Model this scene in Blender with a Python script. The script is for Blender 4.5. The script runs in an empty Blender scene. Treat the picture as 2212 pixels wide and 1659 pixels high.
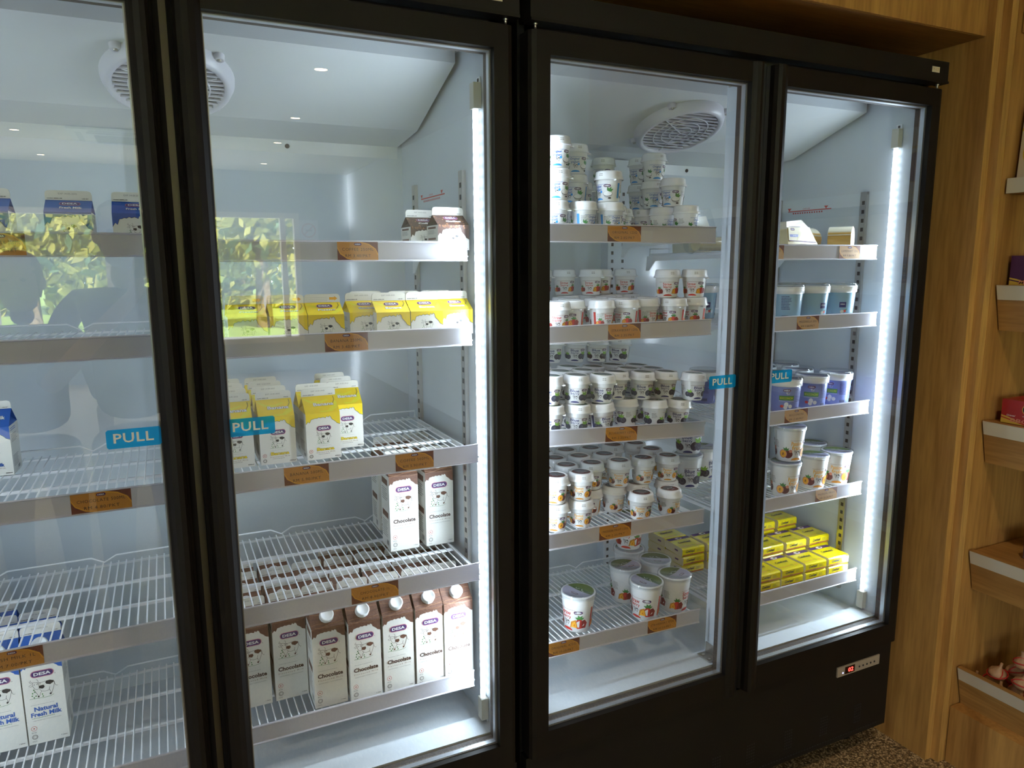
import bpy, bmesh, math, random
from mathutils import Vector, Matrix, geometry
random.seed(7)
PI = math.pi
SC = bpy.context.scene
COL = SC.collection

# ------------------------------------------------------------------ camera
cam_d = bpy.data.cameras.new('camera'); cam = bpy.data.objects.new('camera', cam_d); COL.objects.link(cam)
cam.location = (-0.07255, -1.33129, 1.48894)
cam.rotation_euler = (math.radians(80.6368), math.radians(0.3165), math.radians(-25.5282))
cam_d.sensor_fit = 'HORIZONTAL'; cam_d.sensor_width = 36; cam_d.lens = 1571.81 / 2212 * 36
cam_d.clip_start = 0.02; cam_d.clip_end = 200
SC.camera = cam

# ------------------------------------------------------------------ world, sun, exposure
w = bpy.data.worlds.new('sky'); SC.world = w; w.use_nodes = True
wn = w.node_tree.nodes; wl = w.node_tree.links
bg = wn['Background']
sky = wn.new('ShaderNodeTexSky'); sky.sky_type = 'HOSEK_WILKIE'; sky.turbidity = 3; sky.ground_albedo = .3
sky.sun_direction = (0.2, 0.55, 0.8)
mx = wn.new('ShaderNodeMix'); mx.data_type = 'RGBA'; mx.inputs['Factor'].default_value = .55
mx.inputs['B'].default_value = (.75, .87, 1, 1)
wl.new(sky.outputs[0], mx.inputs['A']); wl.new(mx.outputs['Result'], bg.inputs[0])
bg.inputs[1].default_value = 15.0
sun_d = bpy.data.lights.new('sun', 'SUN'); sun = bpy.data.objects.new('sun', sun_d); COL.objects.link(sun)
sun_d.energy = 70; sun_d.angle = .01; sun_d.color = (1, .93, .78)
sun.rotation_euler = (math.radians(-38), math.radians(14), 0)
sun.location = (0, -5, 12)
LED_TUBE = 3.3      # brightness of the diffuser tube
LED_POWER = 5.2     # watts thrown into the cabinet by each tube
SPOT_POWER = 26.0
SC.view_settings.view_transform = 'Standard'; SC.view_settings.look = 'None'
SC.view_settings.exposure = 0.58; SC.view_settings.gamma = 1.0
SC.view_settings.use_curve_mapping = False
cy = SC.cycles
cy.use_denoising = True
cy.max_bounces = 7; cy.diffuse_bounces = 4; cy.glossy_bounces = 4; cy.transmission_bounces = 4
cy.transparent_max_bounces = 24; cy.caustics_reflective = False; cy.caustics_refractive = False
cy.sample_clamp_indirect = 4.0

# ------------------------------------------------------------------ materials
MATS = {}
def _new(name):
    m = bpy.data.materials.new(name); m.use_nodes = True
    return m, m.node_tree.nodes, m.node_tree.links, m.node_tree.nodes['Principled BSDF']
def mat(name, c, rough=.5, metal=0, spec=.5, var=0, scale=30, bump=0, coat=0, emit=None, estr=0, trans=0):
    """Principled colour with optional procedural variation / bump."""
    if name in MATS: return MATS[name]
    m, n, l, b = _new(name)
    b.inputs['Base Color'].default_value = (*c, 1); b.inputs['Roughness'].default_value = rough
    b.inputs['Metallic'].default_value = metal; b.inputs['Specular IOR Level'].default_value = spec
    if coat: b.inputs['Coat Weight'].default_value = coat; b.inputs['Coat Roughness'].default_value = .12
    if emit: b.inputs['Emission Color'].default_value = (*emit, 1); b.inputs['Emission Strength'].default_value = estr
    if var or bump:
        tc = n.new('ShaderNodeTexCoord'); nz = n.new('ShaderNodeTexNoise'); nz.inputs['Scale'].default_value = scale
        nz.inputs['Detail'].default_value = 4
        l.new(tc.outputs['Object'], nz.inputs['Vector'])
        if var:
            rp = n.new('ShaderNodeValToRGB'); e = rp.color_ramp.elements
            e[0].position = .3; e[1].position = .7
            e[0].color = (*[max(0, x * (1 - var)) for x in c], 1); e[1].color = (*[min(1, x * (1 + var)) for x in c], 1)
            l.new(nz.outputs['Fac'], rp.inputs[0]); l.new(rp.outputs[0], b.inputs['Base Color'])
        if bump:
            bp = n.new('ShaderNodeBump'); bp.inputs['Strength'].default_value = bump; bp.inputs['Distance'].default_value = .002
            l.new(nz.outputs['Fac'], bp.inputs['Height']); l.new(bp.outputs[0], b.inputs['Normal'])
    if trans:
        tr = n.new('ShaderNodeBsdfTranslucent'); tr.inputs[0].default_value = (*c, 1)
        ms = n.new('ShaderNodeMixShader'); ms.inputs[0].default_value = trans
        l.new(b.outputs[0], ms.inputs[1]); l.new(tr.outputs[0], ms.inputs[2]); l.new(ms.outputs[0], n['Material Output'].inputs[0])
    MATS[name] = m; return m
def wood(name, c1, c2, axis='z', scale=1.0, rough=.45):
    if name in MATS: return MATS[name]
    m, n, l, b = _new(name)
    tc = n.new('ShaderNodeTexCoord'); mp = n.new('ShaderNodeMapping')
    s = {'z': (9, 9, .7), 'y': (9, .7, 9), 'x': (.7, 9, 9)}[axis]
    mp.inputs['Scale'].default_value = [v * scale for v in s]
    nz = n.new('ShaderNodeTexNoise'); nz.inputs['Scale'].default_value = 1.1; nz.inputs['Detail'].default_value = 5; nz.inputs['Distortion'].default_value = 1.2
    mp2 = n.new('ShaderNodeMapping'); mp2.inputs['Scale'].default_value = [v * scale * 14 for v in s]
    nz2 = n.new('ShaderNodeTexNoise'); nz2.inputs['Scale'].default_value = 1.0; nz2.inputs['Detail'].default_value = 3
    l.new(tc.outputs['Object'], mp.inputs[0]); l.new(tc.outputs['Object'], mp2.inputs[0])
    l.new(mp.outputs[0], nz.inputs[0]); l.new(mp2.outputs[0], nz2.inputs[0])
    r1 = n.new('ShaderNodeValToRGB'); e = r1.color_ramp.elements
    e[0].position = .3; e[0].color = (*c2, 1); e[1].position = .68; e[1].color = (*c1, 1)
    r2 = n.new('ShaderNodeValToRGB'); e = r2.color_ramp.elements
    e[0].position = .35; e[0].color = (.62, .58, .52, 1); e[1].position = .6; e[1].color = (1, 1, 1, 1)
    mu = n.new('ShaderNodeMix'); mu.data_type = 'RGBA'; mu.blend_type = 'MULTIPLY'; mu.inputs['Factor'].default_value = .55
    l.new(nz.outputs['Fac'], r1.inputs[0]); l.new(nz2.outputs['Fac'], r2.inputs[0])
    l.new(r1.outputs[0], mu.inputs['A']); l.new(r2.outputs[0], mu.inputs['B']); l.new(mu.outputs['Result'], b.inputs['Base Color'])
    b.inputs['Roughness'].default_value = rough
    MATS[name] = m; return m
def glassy(name, r0, tint=(1, 1, 1), rough=0.0):
    """thin clear sheet: mirror reflection by angle over a see-through body"""
    if name in MATS: return MATS[name]
    m, n, l, b = _new(name); n.remove(b)
    ge = n.new('ShaderNodeNewGeometry'); dt = n.new('ShaderNodeVectorMath'); dt.operation = 'DOT_PRODUCT'
    l.new(ge.outputs['Normal'], dt.inputs[0]); l.new(ge.outputs['Incoming'], dt.inputs[1])
    ab = n.new('ShaderNodeMath'); ab.operation = 'ABSOLUTE'; l.new(dt.outputs['Value'], ab.inputs[0])
    su = n.new('ShaderNodeMath'); su.operation = 'SUBTRACT'; su.inputs[0].default_value = 1; l.new(ab.outputs[0], su.inputs[1])
    pw = n.new('ShaderNodeMath'); pw.operation = 'POWER'; l.new(su.outputs[0], pw.inputs[0]); pw.inputs[1].default_value = 5
    ma = n.new('ShaderNodeMath'); ma.operation = 'MULTIPLY_ADD'; l.new(pw.outputs[0], ma.inputs[0]); ma.inputs[1].default_value = 1 - r0; ma.inputs[2].default_value = r0
    tr = n.new('ShaderNodeBsdfTransparent'); tr.inputs[0].default_value = (*tint, 1)
    gl = n.new('ShaderNodeBsdfGlossy'); gl.inputs['Roughness'].default_value = rough
    ms = n.new('ShaderNodeMixShader'); l.new(ma.outputs[0], ms.inputs[0]); l.new(tr.outputs[0], ms.inputs[1]); l.new(gl.outputs[0], ms.inputs[2])
    l.new(ms.outputs[0], n['Material Output'].inputs[0])
    MATS[name] = m; return m
def film_mat():
    if 'pull_sticker_film' in MATS: return MATS['pull_sticker_film']
    m, n, l, b = _new('pull_sticker_film'); b.inputs['Base Color'].default_value = (.0, .40, 1.0, 1); b.inputs['Roughness'].default_value = .4
    tr = n.new('ShaderNodeBsdfTransparent'); tr.inputs[0].default_value = (.03, .60, 1.0, 1)
    ms = n.new('ShaderNodeMixShader'); ms.inputs[0].default_value = .58; l.new(tr.outputs[0], ms.inputs[1]); l.new(b.outputs[0], ms.inputs[2]); l.new(ms.outputs[0], n['Material Output'].inputs[0])
    MATS['pull_sticker_film'] = m; return m
def led_mat(name, col, s, dots=True):
    m, n, l, b = _new(name); n.remove(b)
    em = n.new('ShaderNodeEmission'); em.inputs[0].default_value = (*col, 1); em.inputs[1].default_value = s
    if dots:   # diodes every 22 mm behind the diffuser
        tc = n.new('ShaderNodeTexCoord'); sp = n.new('ShaderNodeSeparateXYZ'); l.new(tc.outputs['Object'], sp.inputs[0])
        a = n.new('ShaderNodeMath'); a.operation = 'MULTIPLY'; a.inputs[1].default_value = 2 * PI / .022; l.new(sp.outputs['Z'], a.inputs[0])
        si = n.new('ShaderNodeMath'); si.operation = 'SINE'; l.new(a.outputs[0], si.inputs[0])
        mr = n.new('ShaderNodeMapRange'); mr.inputs['From Min'].default_value = -1; mr.inputs['From Max'].default_value = 1
        mr.inputs['To Min'].default_value = s * .45; mr.inputs['To Max'].default_value = s * 1.55
        l.new(si.outputs[0], mr.inputs['Value']); l.new(mr.outputs['Result'], em.inputs[1])
    l.new(em.outputs[0], n['Material Output'].inputs[0]); MATS[name] = m; return m

BLACK = mat('black_coated_metal', (.0100, .0078, .0064), .5, 0, .24, var=.15, scale=8)
BLACK2 = mat('black_panel_metal', (.0095, .0078, .0066), .55, 0, .3, var=.15, scale=5)
GASKET = mat('dark_gasket', (.05, .042, .038), .6)
LINER = mat('white_liner_paint', (.62, .68, .73), .13, 0, .5, var=.03, scale=3)
LINERS = mat('white_liner_side_paint', (.62, .68, .73), .5, 0, .2, var=.03, scale=3)
DUCTM = mat('white_duct_paint', (.66, .70, .71), .3, 0, .5, var=.02, scale=4)
FANM = mat('white_grille_plastic', (.68, .69, .75), .35)
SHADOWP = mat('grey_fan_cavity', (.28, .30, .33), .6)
WIRE = mat('white_coated_wire', (.82, .85, .88), .3)
RAIL = mat('translucent_price_strip', (.74, .73, .78), .22, 0, .5, trans=.35)
STEEL = mat('bright_steel', (.55, .53, .50), .28, 1)
SLOT = mat('dark_slot', (.02, .02, .025), .6)
SPACER = mat('silver_spacer', (.55, .58, .62), .35, .8)
GLASS = glassy('door_glass', .07, (.985, .99, .995))
CLEAR = glassy('clear_lid_plastic', .07, (.93, .95, .96), .08)
LED = led_mat('led_tube', (.76, .89, 1.0), LED_TUBE)
WOODV = wood('oak_vertical_grain', (.60, .325, .095), (.36, .165, .042), 'z', .8)
WOODH = wood('oak_horizontal_grain', (.50, .27, .08), (.33, .155, .04), 'y')
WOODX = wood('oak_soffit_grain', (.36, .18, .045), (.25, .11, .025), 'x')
WOODE = wood('oak_lit_edge', (.66, .39, .12), (.50, .26, .07), 'z')  # lighter oak: the light on the front edges is painted into the colour
def flat(name, c, rough=.55): return mat('ink_' + name, c, rough)
INK = dict(
    purple=(.055, .018, .13), pink=(.55, .16, .24), white=(.85, .85, .83), cream=(.80, .79, .72), brown=(.12, .045, .022),
    dbrown=(.055, .02, .012), caramel=(.24, .11, .05), yellow=(.85, .62, .0), lemon=(.80, .72, .02), orange=(.62, .25, .02), dorange=(.42, .13, .015),
    black=(.015, .013, .012), grey=(.25, .24, .23), lgrey=(.45, .45, .44), green=(.05, .22, .05), lgreen=(.22, .45, .05), dgreen=(.03, .09, .025), blue=(.015, .10, .42),
    dblue=(.01, .02, .14), sky=(.02, .28, .72), red=(.55, .03, .02), dred=(.22, .015, .012), maroon=(.10, .015, .012), amber=(.85, .42, .02),
    navy=(.02, .022, .05), bberry=(.03, .03, .055), lblue=(.25, .45, .62), lilac=(.20, .24, .60), pcream=(.83, .76, .58), teal=(.0, .32, .52), tagor=(.62, .30, .045), tagdk=(.16, .045, .02),
    fleshy=(.62, .25, .16), gold=(.6, .38, .05), purple2=(.075, .012, .09), redbox=(.42, .012, .012), lav=(.45, .44, .60), grass=(.10, .16, .03), lace=(.08, .10, .12), olive=(.16, .15, .03), beige=(.50, .36, .22))
def ink(k): return flat(k, INK[k])

# ------------------------------------------------------------------ mesh builder
class MB:
    def __init__(s): s.v = []; s.f = []; s.m = []; s.mats = []; s.sm = []
    def mi(s, m):
        if m not in s.mats: s.mats.append(m)
        return s.mats.index(m)
    def add(s, vs, fs, m, smooth=False):
        o = len(s.v); s.v += [tuple(v) for v in vs]; k = s.mi(m)
        for f in fs: s.f.append([o + i for i in f]); s.m.append(k); s.sm.append(smooth)
    def box(s, a, b, m, M=None):
        x0, y0, z0 = a; x1, y1, z1 = b
        vs = [(x0, y0, z0), (x1, y0, z0), (x1, y1, z0), (x0, y1, z0), (x0, y0, z1), (x1, y0, z1), (x1, y1, z1), (x0, y1, z1)]
        if M: vs = [M @ Vector(v) for v in vs]
        s.add(vs, [(0, 3, 2, 1), (4, 5, 6, 7), (0, 1, 5, 4), (1, 2, 6, 5), (2, 3, 7, 6), (3, 0, 4, 7)], m)
    def prism(s, pts, axis, a, b, m, smooth=False):
        """closed 2-D outline extruded along an axis: x -> (y,z), y -> (x,z), z -> (x,y)"""
        n = len(pts)
        def P(p, t): return {'x': (t, p[0], p[1]), 'y': (p[0], t, p[1]), 'z': (p[0], p[1], t)}[axis]
        vs = [P(p, a) for p in pts] + [P(p, b) for p in pts]
        s.add(vs, [(i, (i + 1) % n, n + (i + 1) % n, n + i) for i in range(n)], m, smooth)
        s.add(vs, [list(range(n))[::-1], [n + i for i in range(n)]], m)
    def lathe(s, prof, m, seg=28, c=(0, 0, 0), smooth=True, cap0=True, cap1=True, rf=None):
        vs = []; n = len(prof)
        for (r, z) in prof:
            for k in range(seg):
                a = 2 * PI * k / seg; q = r * (rf(a) if rf else 1)
                vs.append((c[0] + q * math.cos(a), c[1] + q * math.sin(a), c[2] + z))
        fs = [(i * seg + k, i * seg + (k + 1) % seg, (i + 1) * seg + (k + 1) % seg, (i + 1) * seg + k) for i in range(n - 1) for k in range(seg)]
        s.add(vs, fs, m, smooth)
        if cap0 and prof[0][0] > 1e-6: s.add(vs[:seg], [list(range(seg))[::-1]], m)
        if cap1 and prof[-1][0] > 1e-6: s.add(vs[-seg:], [list(range(seg))], m)
    def tube(s, pts, r, m, seg=6, closed=False):
        pts = [Vector(p) for p in pts]; n = len(pts); vs = []
        up = Vector((0, 0, 1))
        for i, p in enumerate(pts):
            d = (pts[(i + 1) % n] - pts[i - 1]) if closed or 0 < i < n - 1 else (pts[min(i + 1, n - 1)] - pts[max(i - 1, 0)])
            d.normalize(); a = d.cross(up)
            if a.length < 1e-3: a = d.cross(Vector((1, 0, 0)))
            a.normalize(); b = a.cross(d)
            for k in range(seg):
                t = 2 * PI * k / seg; vs.append(p + a * (r * math.cos(t)) + b * (r * math.sin(t)))
        R = n if closed else n - 1
        s.add(vs, [(i * seg + k, ((i + 1) % n) * seg + k, ((i + 1) % n) * seg + (k + 1) % seg, i * seg + (k + 1) % seg) for i in range(R) for k in range(seg)], m, True)
        if not closed: s.add(vs, [list(range(seg)), [(n - 1) * seg + k for k in range(seg)][::-1]], m)
    def build(s, name, parent=None, loc=None):
        me = bpy.data.meshes.new(name); me.from_pydata(s.v, [], s.f)
        for m in s.mats: me.materials.append(m)
        me.polygons.foreach_set('material_index', s.m); me.polygons.foreach_set('use_smooth', s.sm); me.update()
        o = bpy.data.objects.new(name, me); COL.objects.link(o)
        if parent: o.parent = parent
        if loc: o.location = loc
        return o
def tag(o, label=None, cat=None, group=None, kind=None):
    for k, v in (('label', label), ('category', cat), ('group', group), ('kind', kind)):
        if v: o[k] = v
    return o
def empty(name, loc=(0, 0, 0), rz=0, **k):
    o = bpy.data.objects.new(name, None); COL.objects.link(o); o.location = loc; o.rotation_euler = (0, 0, rz); o.empty_display_size = .02
    return tag(o, **k)
KIDS = {}
def kids(o): return [c for c in o.children]
def copy_tree(o, parent=None):
    c = o.copy(); COL.objects.link(c); c.parent = parent
    for k in ('label', 'group', 'category'):
        if parent is None and k in c: pass
    for ch in list(o.children): copy_tree(ch, c)
    return c

# ------------------------------------------------------------------ flat artwork (printed shapes as thin mesh layers)
_T = {}
def text_geo(s, bold=0, spacing=1.0):
    k = (s, bold, spacing)
    if k in _T: return _T[k]
    cu = bpy.data.curves.new('t', 'FONT'); cu.body = s; cu.size = 1; cu.resolution_u = 2; cu.offset = bold; cu.space_character = spacing
    cu.fill_mode = 'FRONT'
    ob = bpy.data.objects.new('t', cu); COL.objects.link(ob); bpy.context.view_layer.update()
    dg = bpy.context.evaluated_depsgraph_get(); me = bpy.data.meshes.new_from_object(ob.evaluated_get(dg))
    vs = [(v.co.x, v.co.y) for v in me.vertices]; fs = [list(p.vertices) for p in me.polygons]
    bpy.data.objects.remove(ob); bpy.data.curves.remove(cu); bpy.data.meshes.remove(me)
    x0 = min(v[0] for v in vs); x1 = max(v[0] for v in vs); y0 = min(v[1] for v in vs); y1 = max(v[1] for v in vs)
    _T[k] = (vs, fs, x0, x1, y0, y1); return _T[k]
class Art:
    def __init__(s): s.items = []       # (verts2d, faces, colour, layer)
    def poly(s, pts, c, L=1):
        tri = geometry.tessellate_polygon([[Vector((p[0], p[1], 0)) for p in pts]])
        s.items.append((list(pts), [list(t) for t in tri], c, L))
    def rect(s, x0, y0, x1, y1, c, L=1, nx=1):
        vs = []; fs = []
        for i in range(nx + 1):
            x = x0 + (x1 - x0) * i / nx; vs += [(x, y0), (x, y1)]
        for i in range(nx): fs.append([2 * i, 2 * i + 2, 2 * i + 3, 2 * i + 1])
        s.items.append((vs, fs, c, L))
    def ell(s, x, y, rx, ry, c, L=1, n=16, a0=0, a1=2 * PI, rot=0):
        pts = []
        full = abs(a1 - a0) > 6.2
        for i in range(n if full else n + 1):
            a = a0 + (a1 - a0) * i / n; px, py = rx * math.cos(a), ry * math.sin(a)
            pts.append((x + px * math.cos(rot) - py * math.sin(rot), y + px * math.sin(rot) + py * math.cos(rot)))
        ctr = (x, y); m = len(pts)
        s.items.append(([ctr] + pts, [[0, 1 + i, 1 + (i + 1) % m] for i in range(m if full else m - 1)], c, L))
    def ring(s, x, y, r, wd, c, L=1, n=18, ry=None):
        ry = ry or r; vs = []
        for i in range(n):
            a = 2 * PI * i / n; vs += [(x + r * math.cos(a), y + ry * math.sin(a)), (x + (r - wd) * math.cos(a), y + (ry - wd) * math.sin(a))]
        s.items.append((vs, [[2 * i, 2 * ((i + 1) % n), 2 * ((i + 1) % n) + 1, 2 * i + 1] for i in range(n)], c, L))
    def stroke(s, pts, wd, c, L=1):
        vs = []; n = len(pts)
        for i, p in enumerate(pts):
            a = pts[max(i - 1, 0)]; b = pts[min(i + 1, n - 1)]; dx, dy = b[0] - a[0], b[1] - a[1]; q = math.hypot(dx, dy) or 1
            nx, ny = -dy / q * wd / 2, dx / q * wd / 2; vs += [(p[0] + nx, p[1] + ny), (p[0] - nx, p[1] - ny)]
        s.items.append((vs, [[2 * i, 2 * i + 1, 2 * i + 3, 2 * i + 2] for i in range(n - 1)], c, L))
    def pill(s, x, y, w_, h, c, L=1):
        r = h / 2; pts = [(x + w_ / 2 - r + r * math.cos(a), y + r * math.sin(a)) for a in [(-.5 + i / 6) * PI for i in range(7)]]
        pts += [(x - w_ / 2 + r + r * math.cos(a), y + r * math.sin(a)) for a in [(.5 + i / 6) * PI for i in range(7)]]
        s.poly(pts, c, L)
    def text(s, t, x, y, w_, h, c, L=2, bold=0.0, spacing=1.0, shear=0, wob=0):
        """fit string centred on x,y into width w_, height h"""
        vs, fs, x0, x1, y0, y1 = text_geo(t, bold, spacing)
        sx = w_ / (x1 - x0); sy = h / (y1 - y0)
        out = []
        for a, b in vs:
            u = (a - x0) * sx - w_ / 2; v = (b - y0) * sy - h / 2
            out.append((x + u + shear * v, y + v + (wob * math.sin(u * 900) if wob else 0)))
        s.items.append((out, fs, c, L))
    def para(s, x, y, w_, rows, pitch, c, L=1, seed=0):
        rnd = random.Random(seed)
        for r in range(rows):
            u = x; end = x + w_ * rnd.uniform(.7, 1)
            while u < end - .001:
                wl_ = rnd.uniform(.0015, .0045); s.rect(u, y - r * pitch, min(u + wl_, end), y - r * pitch + pitch * .42, c, L); u += wl_ + .0008
    def cow(s, x, y, w_, spot, line, plants=True, sc=1.0, lw=.012):
        def T(p): return (x + (p[0] - 1070) / 400 * w_, y - (p[1] + (p[0] - 870) * .2 - 655) / 400 * w_ * 1.12)
        for k in ([(910, 515), (893, 490), (910, 468), (915, 500), (940, 505)], [(985, 500), (1010, 490), (1003, 462), (985, 455)], [(925, 525), (880, 555), (905, 565), (930, 550)],
                  [(1000, 510), (1035, 505), (1030, 525), (1005, 530)], [(930, 505), (935, 560), (955, 595), (985, 605), (1010, 590), (1012, 560), (1000, 505), (960, 498), (930, 505)],
                  [(1005, 505), (1050, 497), (1100, 480), (1150, 465), (1205, 470), (1220, 500)], [(1212, 490), (1225, 535), (1245, 550), (1258, 540)], [(1015, 600), (1040, 625), (1080, 630), (1130, 615), (1145, 600)],
                  [(1150, 560), (1140, 600), (1160, 640), (1145, 675)], [(1215, 510), (1200, 570), (1180, 620), (1165, 665)], [(935, 600), (960, 640), (985, 680), (990, 715)], [(1040, 625), (1020, 660), (1000, 715)]):
            s.stroke([T(p) for p in k], w_ * lw, line, 1)
        for k in ([(1097, 500), (1110, 475), (1160, 460), (1205, 470), (1205, 495), (1180, 510), (1160, 528), (1110, 520)], [(1015, 545), (1075, 532), (1085, 560), (1065, 585), (1050, 590), (1010, 585)],
                  [(985, 695), (1000, 695), (1003, 718), (980, 718)], [(1140, 655), (1165, 650), (1160, 678), (1138, 680)]):
            s.poly([T(p) for p in k], spot, 2)
        for p in ((955, 533), (990, 525)): q = T(p); s.ell(q[0], q[1], w_ * .018, w_ * .018, line, 2, 6)
        if plants:
            for p in ((940, 612), (950, 640), (920, 662), (912, 700), (935, 725), (960, 700), (1045, 672), (1052, 702)): q = T(p); s.ell(q[0], q[1], w_ * .026, w_ * .03, 'green', 1, 6)
            s.stroke([T(p) for p in ((875, 750), (960, 735), (1060, 725), (1150, 700), (1195, 672))], w_ * .012, 'green', 1)
    def logo(s, x, y, w_, outline='pink', L=3):
        h = w_ * .36; s.pill(x, y, w_, h, outline, L); s.pill(x, y, w_ * .93, h * .82, 'purple', L + 1)
        s.text('DESA', x, y, w_ * .72, h * .46, 'white', L + 2, bold=.03)
    def to(s, mb, f):
        for vs, fs, c, L in s.items:
            P = [f(u, v, L) for u, v in vs]
            # orient outward: compare with a neighbour layer
            q = Vector(f(vs[0][0], vs[0][1], L + 50)) - Vector(P[0])
            fs2 = []
            for t in fs:
                a, b, cc = Vector(P[t[0]]), Vector(P[t[1]]), Vector(P[t[2]])
                fs2.append(t if (b - a).cross(cc - a).dot(q) >= 0 else t[::-1])
            mb.add(P, fs2, ink(c) if isinstance(c, str) else c)
EPS = .00016

JAG = [(0, .002), (.06, .007), (.11, .0046), (.16, .0116), (.22, .0122), (.27, .0134), (.32, .0128), (.38, .0146), (.43, .0133), (.5, .0145), (.58, .0126), (.61, .0162), (.65, .0136), (.69, .016), (.73, .0144), (.76, .009), (.83, .0054), (.87, .003), (.9, 0), (1, -.0028)]
def jag_poly(art, w_, base, top, c, outline=None, amp=1.0):
    pts = [(-w_ / 2 + u * w_, min(base + v * amp, top)) for u, v in JAG]
    art.poly(pts + [(w_ / 2, top), (-w_ / 2, top)], c, 1)
    if outline: art.stroke(pts, .0007, outline, 2)

def make_carton(name, bh, rh, fh, flavour, cap=False, malay=False):
    W = .07; h = W / 2
    col = {'chocolate': 'brown', 'banana': 'yellow', 'milk': 'blue', 'coffee': 'dbrown'}[flavour]
    body = mat('cream_carton_board', (.80, .79, .73), .42)
    fin_m = body; cm = ink(col)
    t = empty(name)
    b = MB()
    z1 = bh; z2 = bh + rh; z3 = z2 + fh; g = .02
    P = [(-h, -h, 0), (h, -h, 0), (h, h, 0), (-h, h, 0), (-h, -h, z1), (h, -h, z1), (h, h, z1), (-h, h, z1), (-h, 0, z2), (h, 0, z2), (-h + g, 0, z2 - .003), (h - g, 0, z2 - .003)]
    b.add(P, [(0, 3, 2, 1), (0, 1, 5, 4), (1, 2, 6, 5), (2, 3, 7, 6), (3, 0, 4, 7)], body)
    b.add(P, [(4, 5, 9, 8), (6, 7, 8, 9)], cm)
    b.add(P, [(4, 8, 10), (7, 10, 8), (4, 10, 7), (5, 11, 9), (6, 9, 11), (5, 6, 11)], cm)
    e = .0016; r = .006
    out = [(-h, z2), (h, z2), (h, z3 - r), (h - r * .3, z3 - r * .3), (h - r, z3), (-h + r, z3), (-h + r * .3, z3 - r * .3), (-h, z3 - r)]
    b.prism(out, 'y', -e, e, fin_m)
    b.build('carton_body', t)
    L = math.hypot(h, rh)
    a = Art(); sa = Art()
    ol = 'dbrown' if flavour != 'milk' else None
    spot = 'black' if flavour in ('banana', 'milk') else 'brown'
    if bh > .15:
        jag_poly(a, W, .158, bh, col); a.logo(.0, .149, .040)
        a.stroke([(.021, .1445), (.0225, .1445)], .0015, 'grey', 2)
        a.cow(0, .112, .052, spot, 'dbrown' if flavour == 'chocolate' else 'black')
        a.para(-.025, .0835, .052, 1, .0022, 'lgrey', 1, 3)
        if flavour == 'milk':
            a.text('Natural', 0, .0745, .040, .0095, 'blue', 2, bold=.035); a.text('Fresh Milk', 0, .0630, .053, .0095, 'blue', 2, bold=.035)
            a.para(-.025, .055, .050, 1, .0022, 'green', 1, 4); a.text('PASTEURISED / HOMOGENISED', 0, .050, .048, .0016, 'grey', 2)
        else:
            a.text('Chocolate', 0, .0725, .054, .0098, 'dbrown', 2, bold=.035); a.text('Flavoured Milk', 0, .0625, .053, .0032, 'caramel', 2, spacing=1.5)
            a.text('PASTEURISED / HOMOGENISED', 0, .0555, .050, .0018, 'grey', 2)
        a.ring(-.024, .034, .0052, .0007, 'red', 1); a.ell(-.024, .034, .0014, .0014, 'red', 1, 6); a.para(-.029, .0255, .010, 2, .0015, 'grey', 1, 5)
        a.ring(-.024, .0155, .005, .0009, 'black', 1); a.ring(-.024, .0155, .003, .0005, 'black', 1, 8); a.para(-.029, .0065, .010, 2, .0015, 'grey', 1, 6)
        a.text('1 Litre', .026, .008, .010, .0022, 'black', 2, bold=.02)
        if flavour == 'chocolate':
            for k, (zz, aa) in enumerate(((.181, .002), (.187, -.003))):
                a.stroke([(-.035 + .07 * i / 8, zz + aa * math.sin(i * .8)) for i in range(9)], .0012, 'caramel', 2)
    elif bh > .08:
        jag_poly(a, W, .074, bh, col, 'dgreen'); a.logo(.001, .0655, .030)
        a.cow(.001, .0425, .034, spot, 'black'); a.text('From Our Highland Pastures Farm', .001, .0285, .026, .0012, 'grey', 2)
        nm = {'banana': 'Banana', 'milk': 'Fresh Milk', 'coffee': 'Coffee', 'chocolate': 'Chocolate'}[flavour]
        a.text(nm, .003, .0215, .036, .0072, 'dbrown' if flavour == 'banana' else 'black', 2, bold=.05); a.text(nm, .003, .0215, .0355, .0068, 'yellow' if flavour == 'banana' else 'blue', 3, bold=.025)
        a.text('Flavoured Milk', .003, .0145, .038, .0026, 'caramel', 2, spacing=1.4); a.para(-.012, .0105, .030, 1, .0018, 'grey', 1, 4)
        a.ring(-.027, .0185, .0038, .0006, 'red', 1); a.ell(-.027, .0185, .001, .001, 'red', 1, 6); a.ring(-.027, .008, .0037, .0008, 'black', 1); a.ring(-.027, .008, .002, .0004, 'black', 1, 8)
        a.text('500ml', .027, .0042, .011, .0022, 'black', 2, bold=.03)
    else:
        jag_poly(a, W, .026, bh, col, 'black', amp=1.35)
        a.cow(.001, .020, .030, 'black', 'black'); a.ring(-.027, .010, .0032, .0006, 'red', 1)
        a.text('250ml', .027, .0032, .010, .0020, 'black', 2, bold=.03)
    # roof print
    ra = Art()
    if flavour == 'banana':
        ra.poly([(-.002, .002), (.02, .003), (.032, .012), (.034, L * .55), (.031, L * .7), (.026, L * .45), (.012, .006), (-.006, .006)], 'lemon', 1)
        ra.poly([(-.033, L * .85), (-.02, L * .6), (.0, L * .55), (.018, L * .72), (.016, L * .78), (0, L * .66), (-.018, L * .7), (-.031, L * .9)], 'lemon', 1)
        ra.stroke([(.024, L * .45), (.030, L * .72), (.029, L * .92)], .0013, 'olive', 2)
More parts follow.
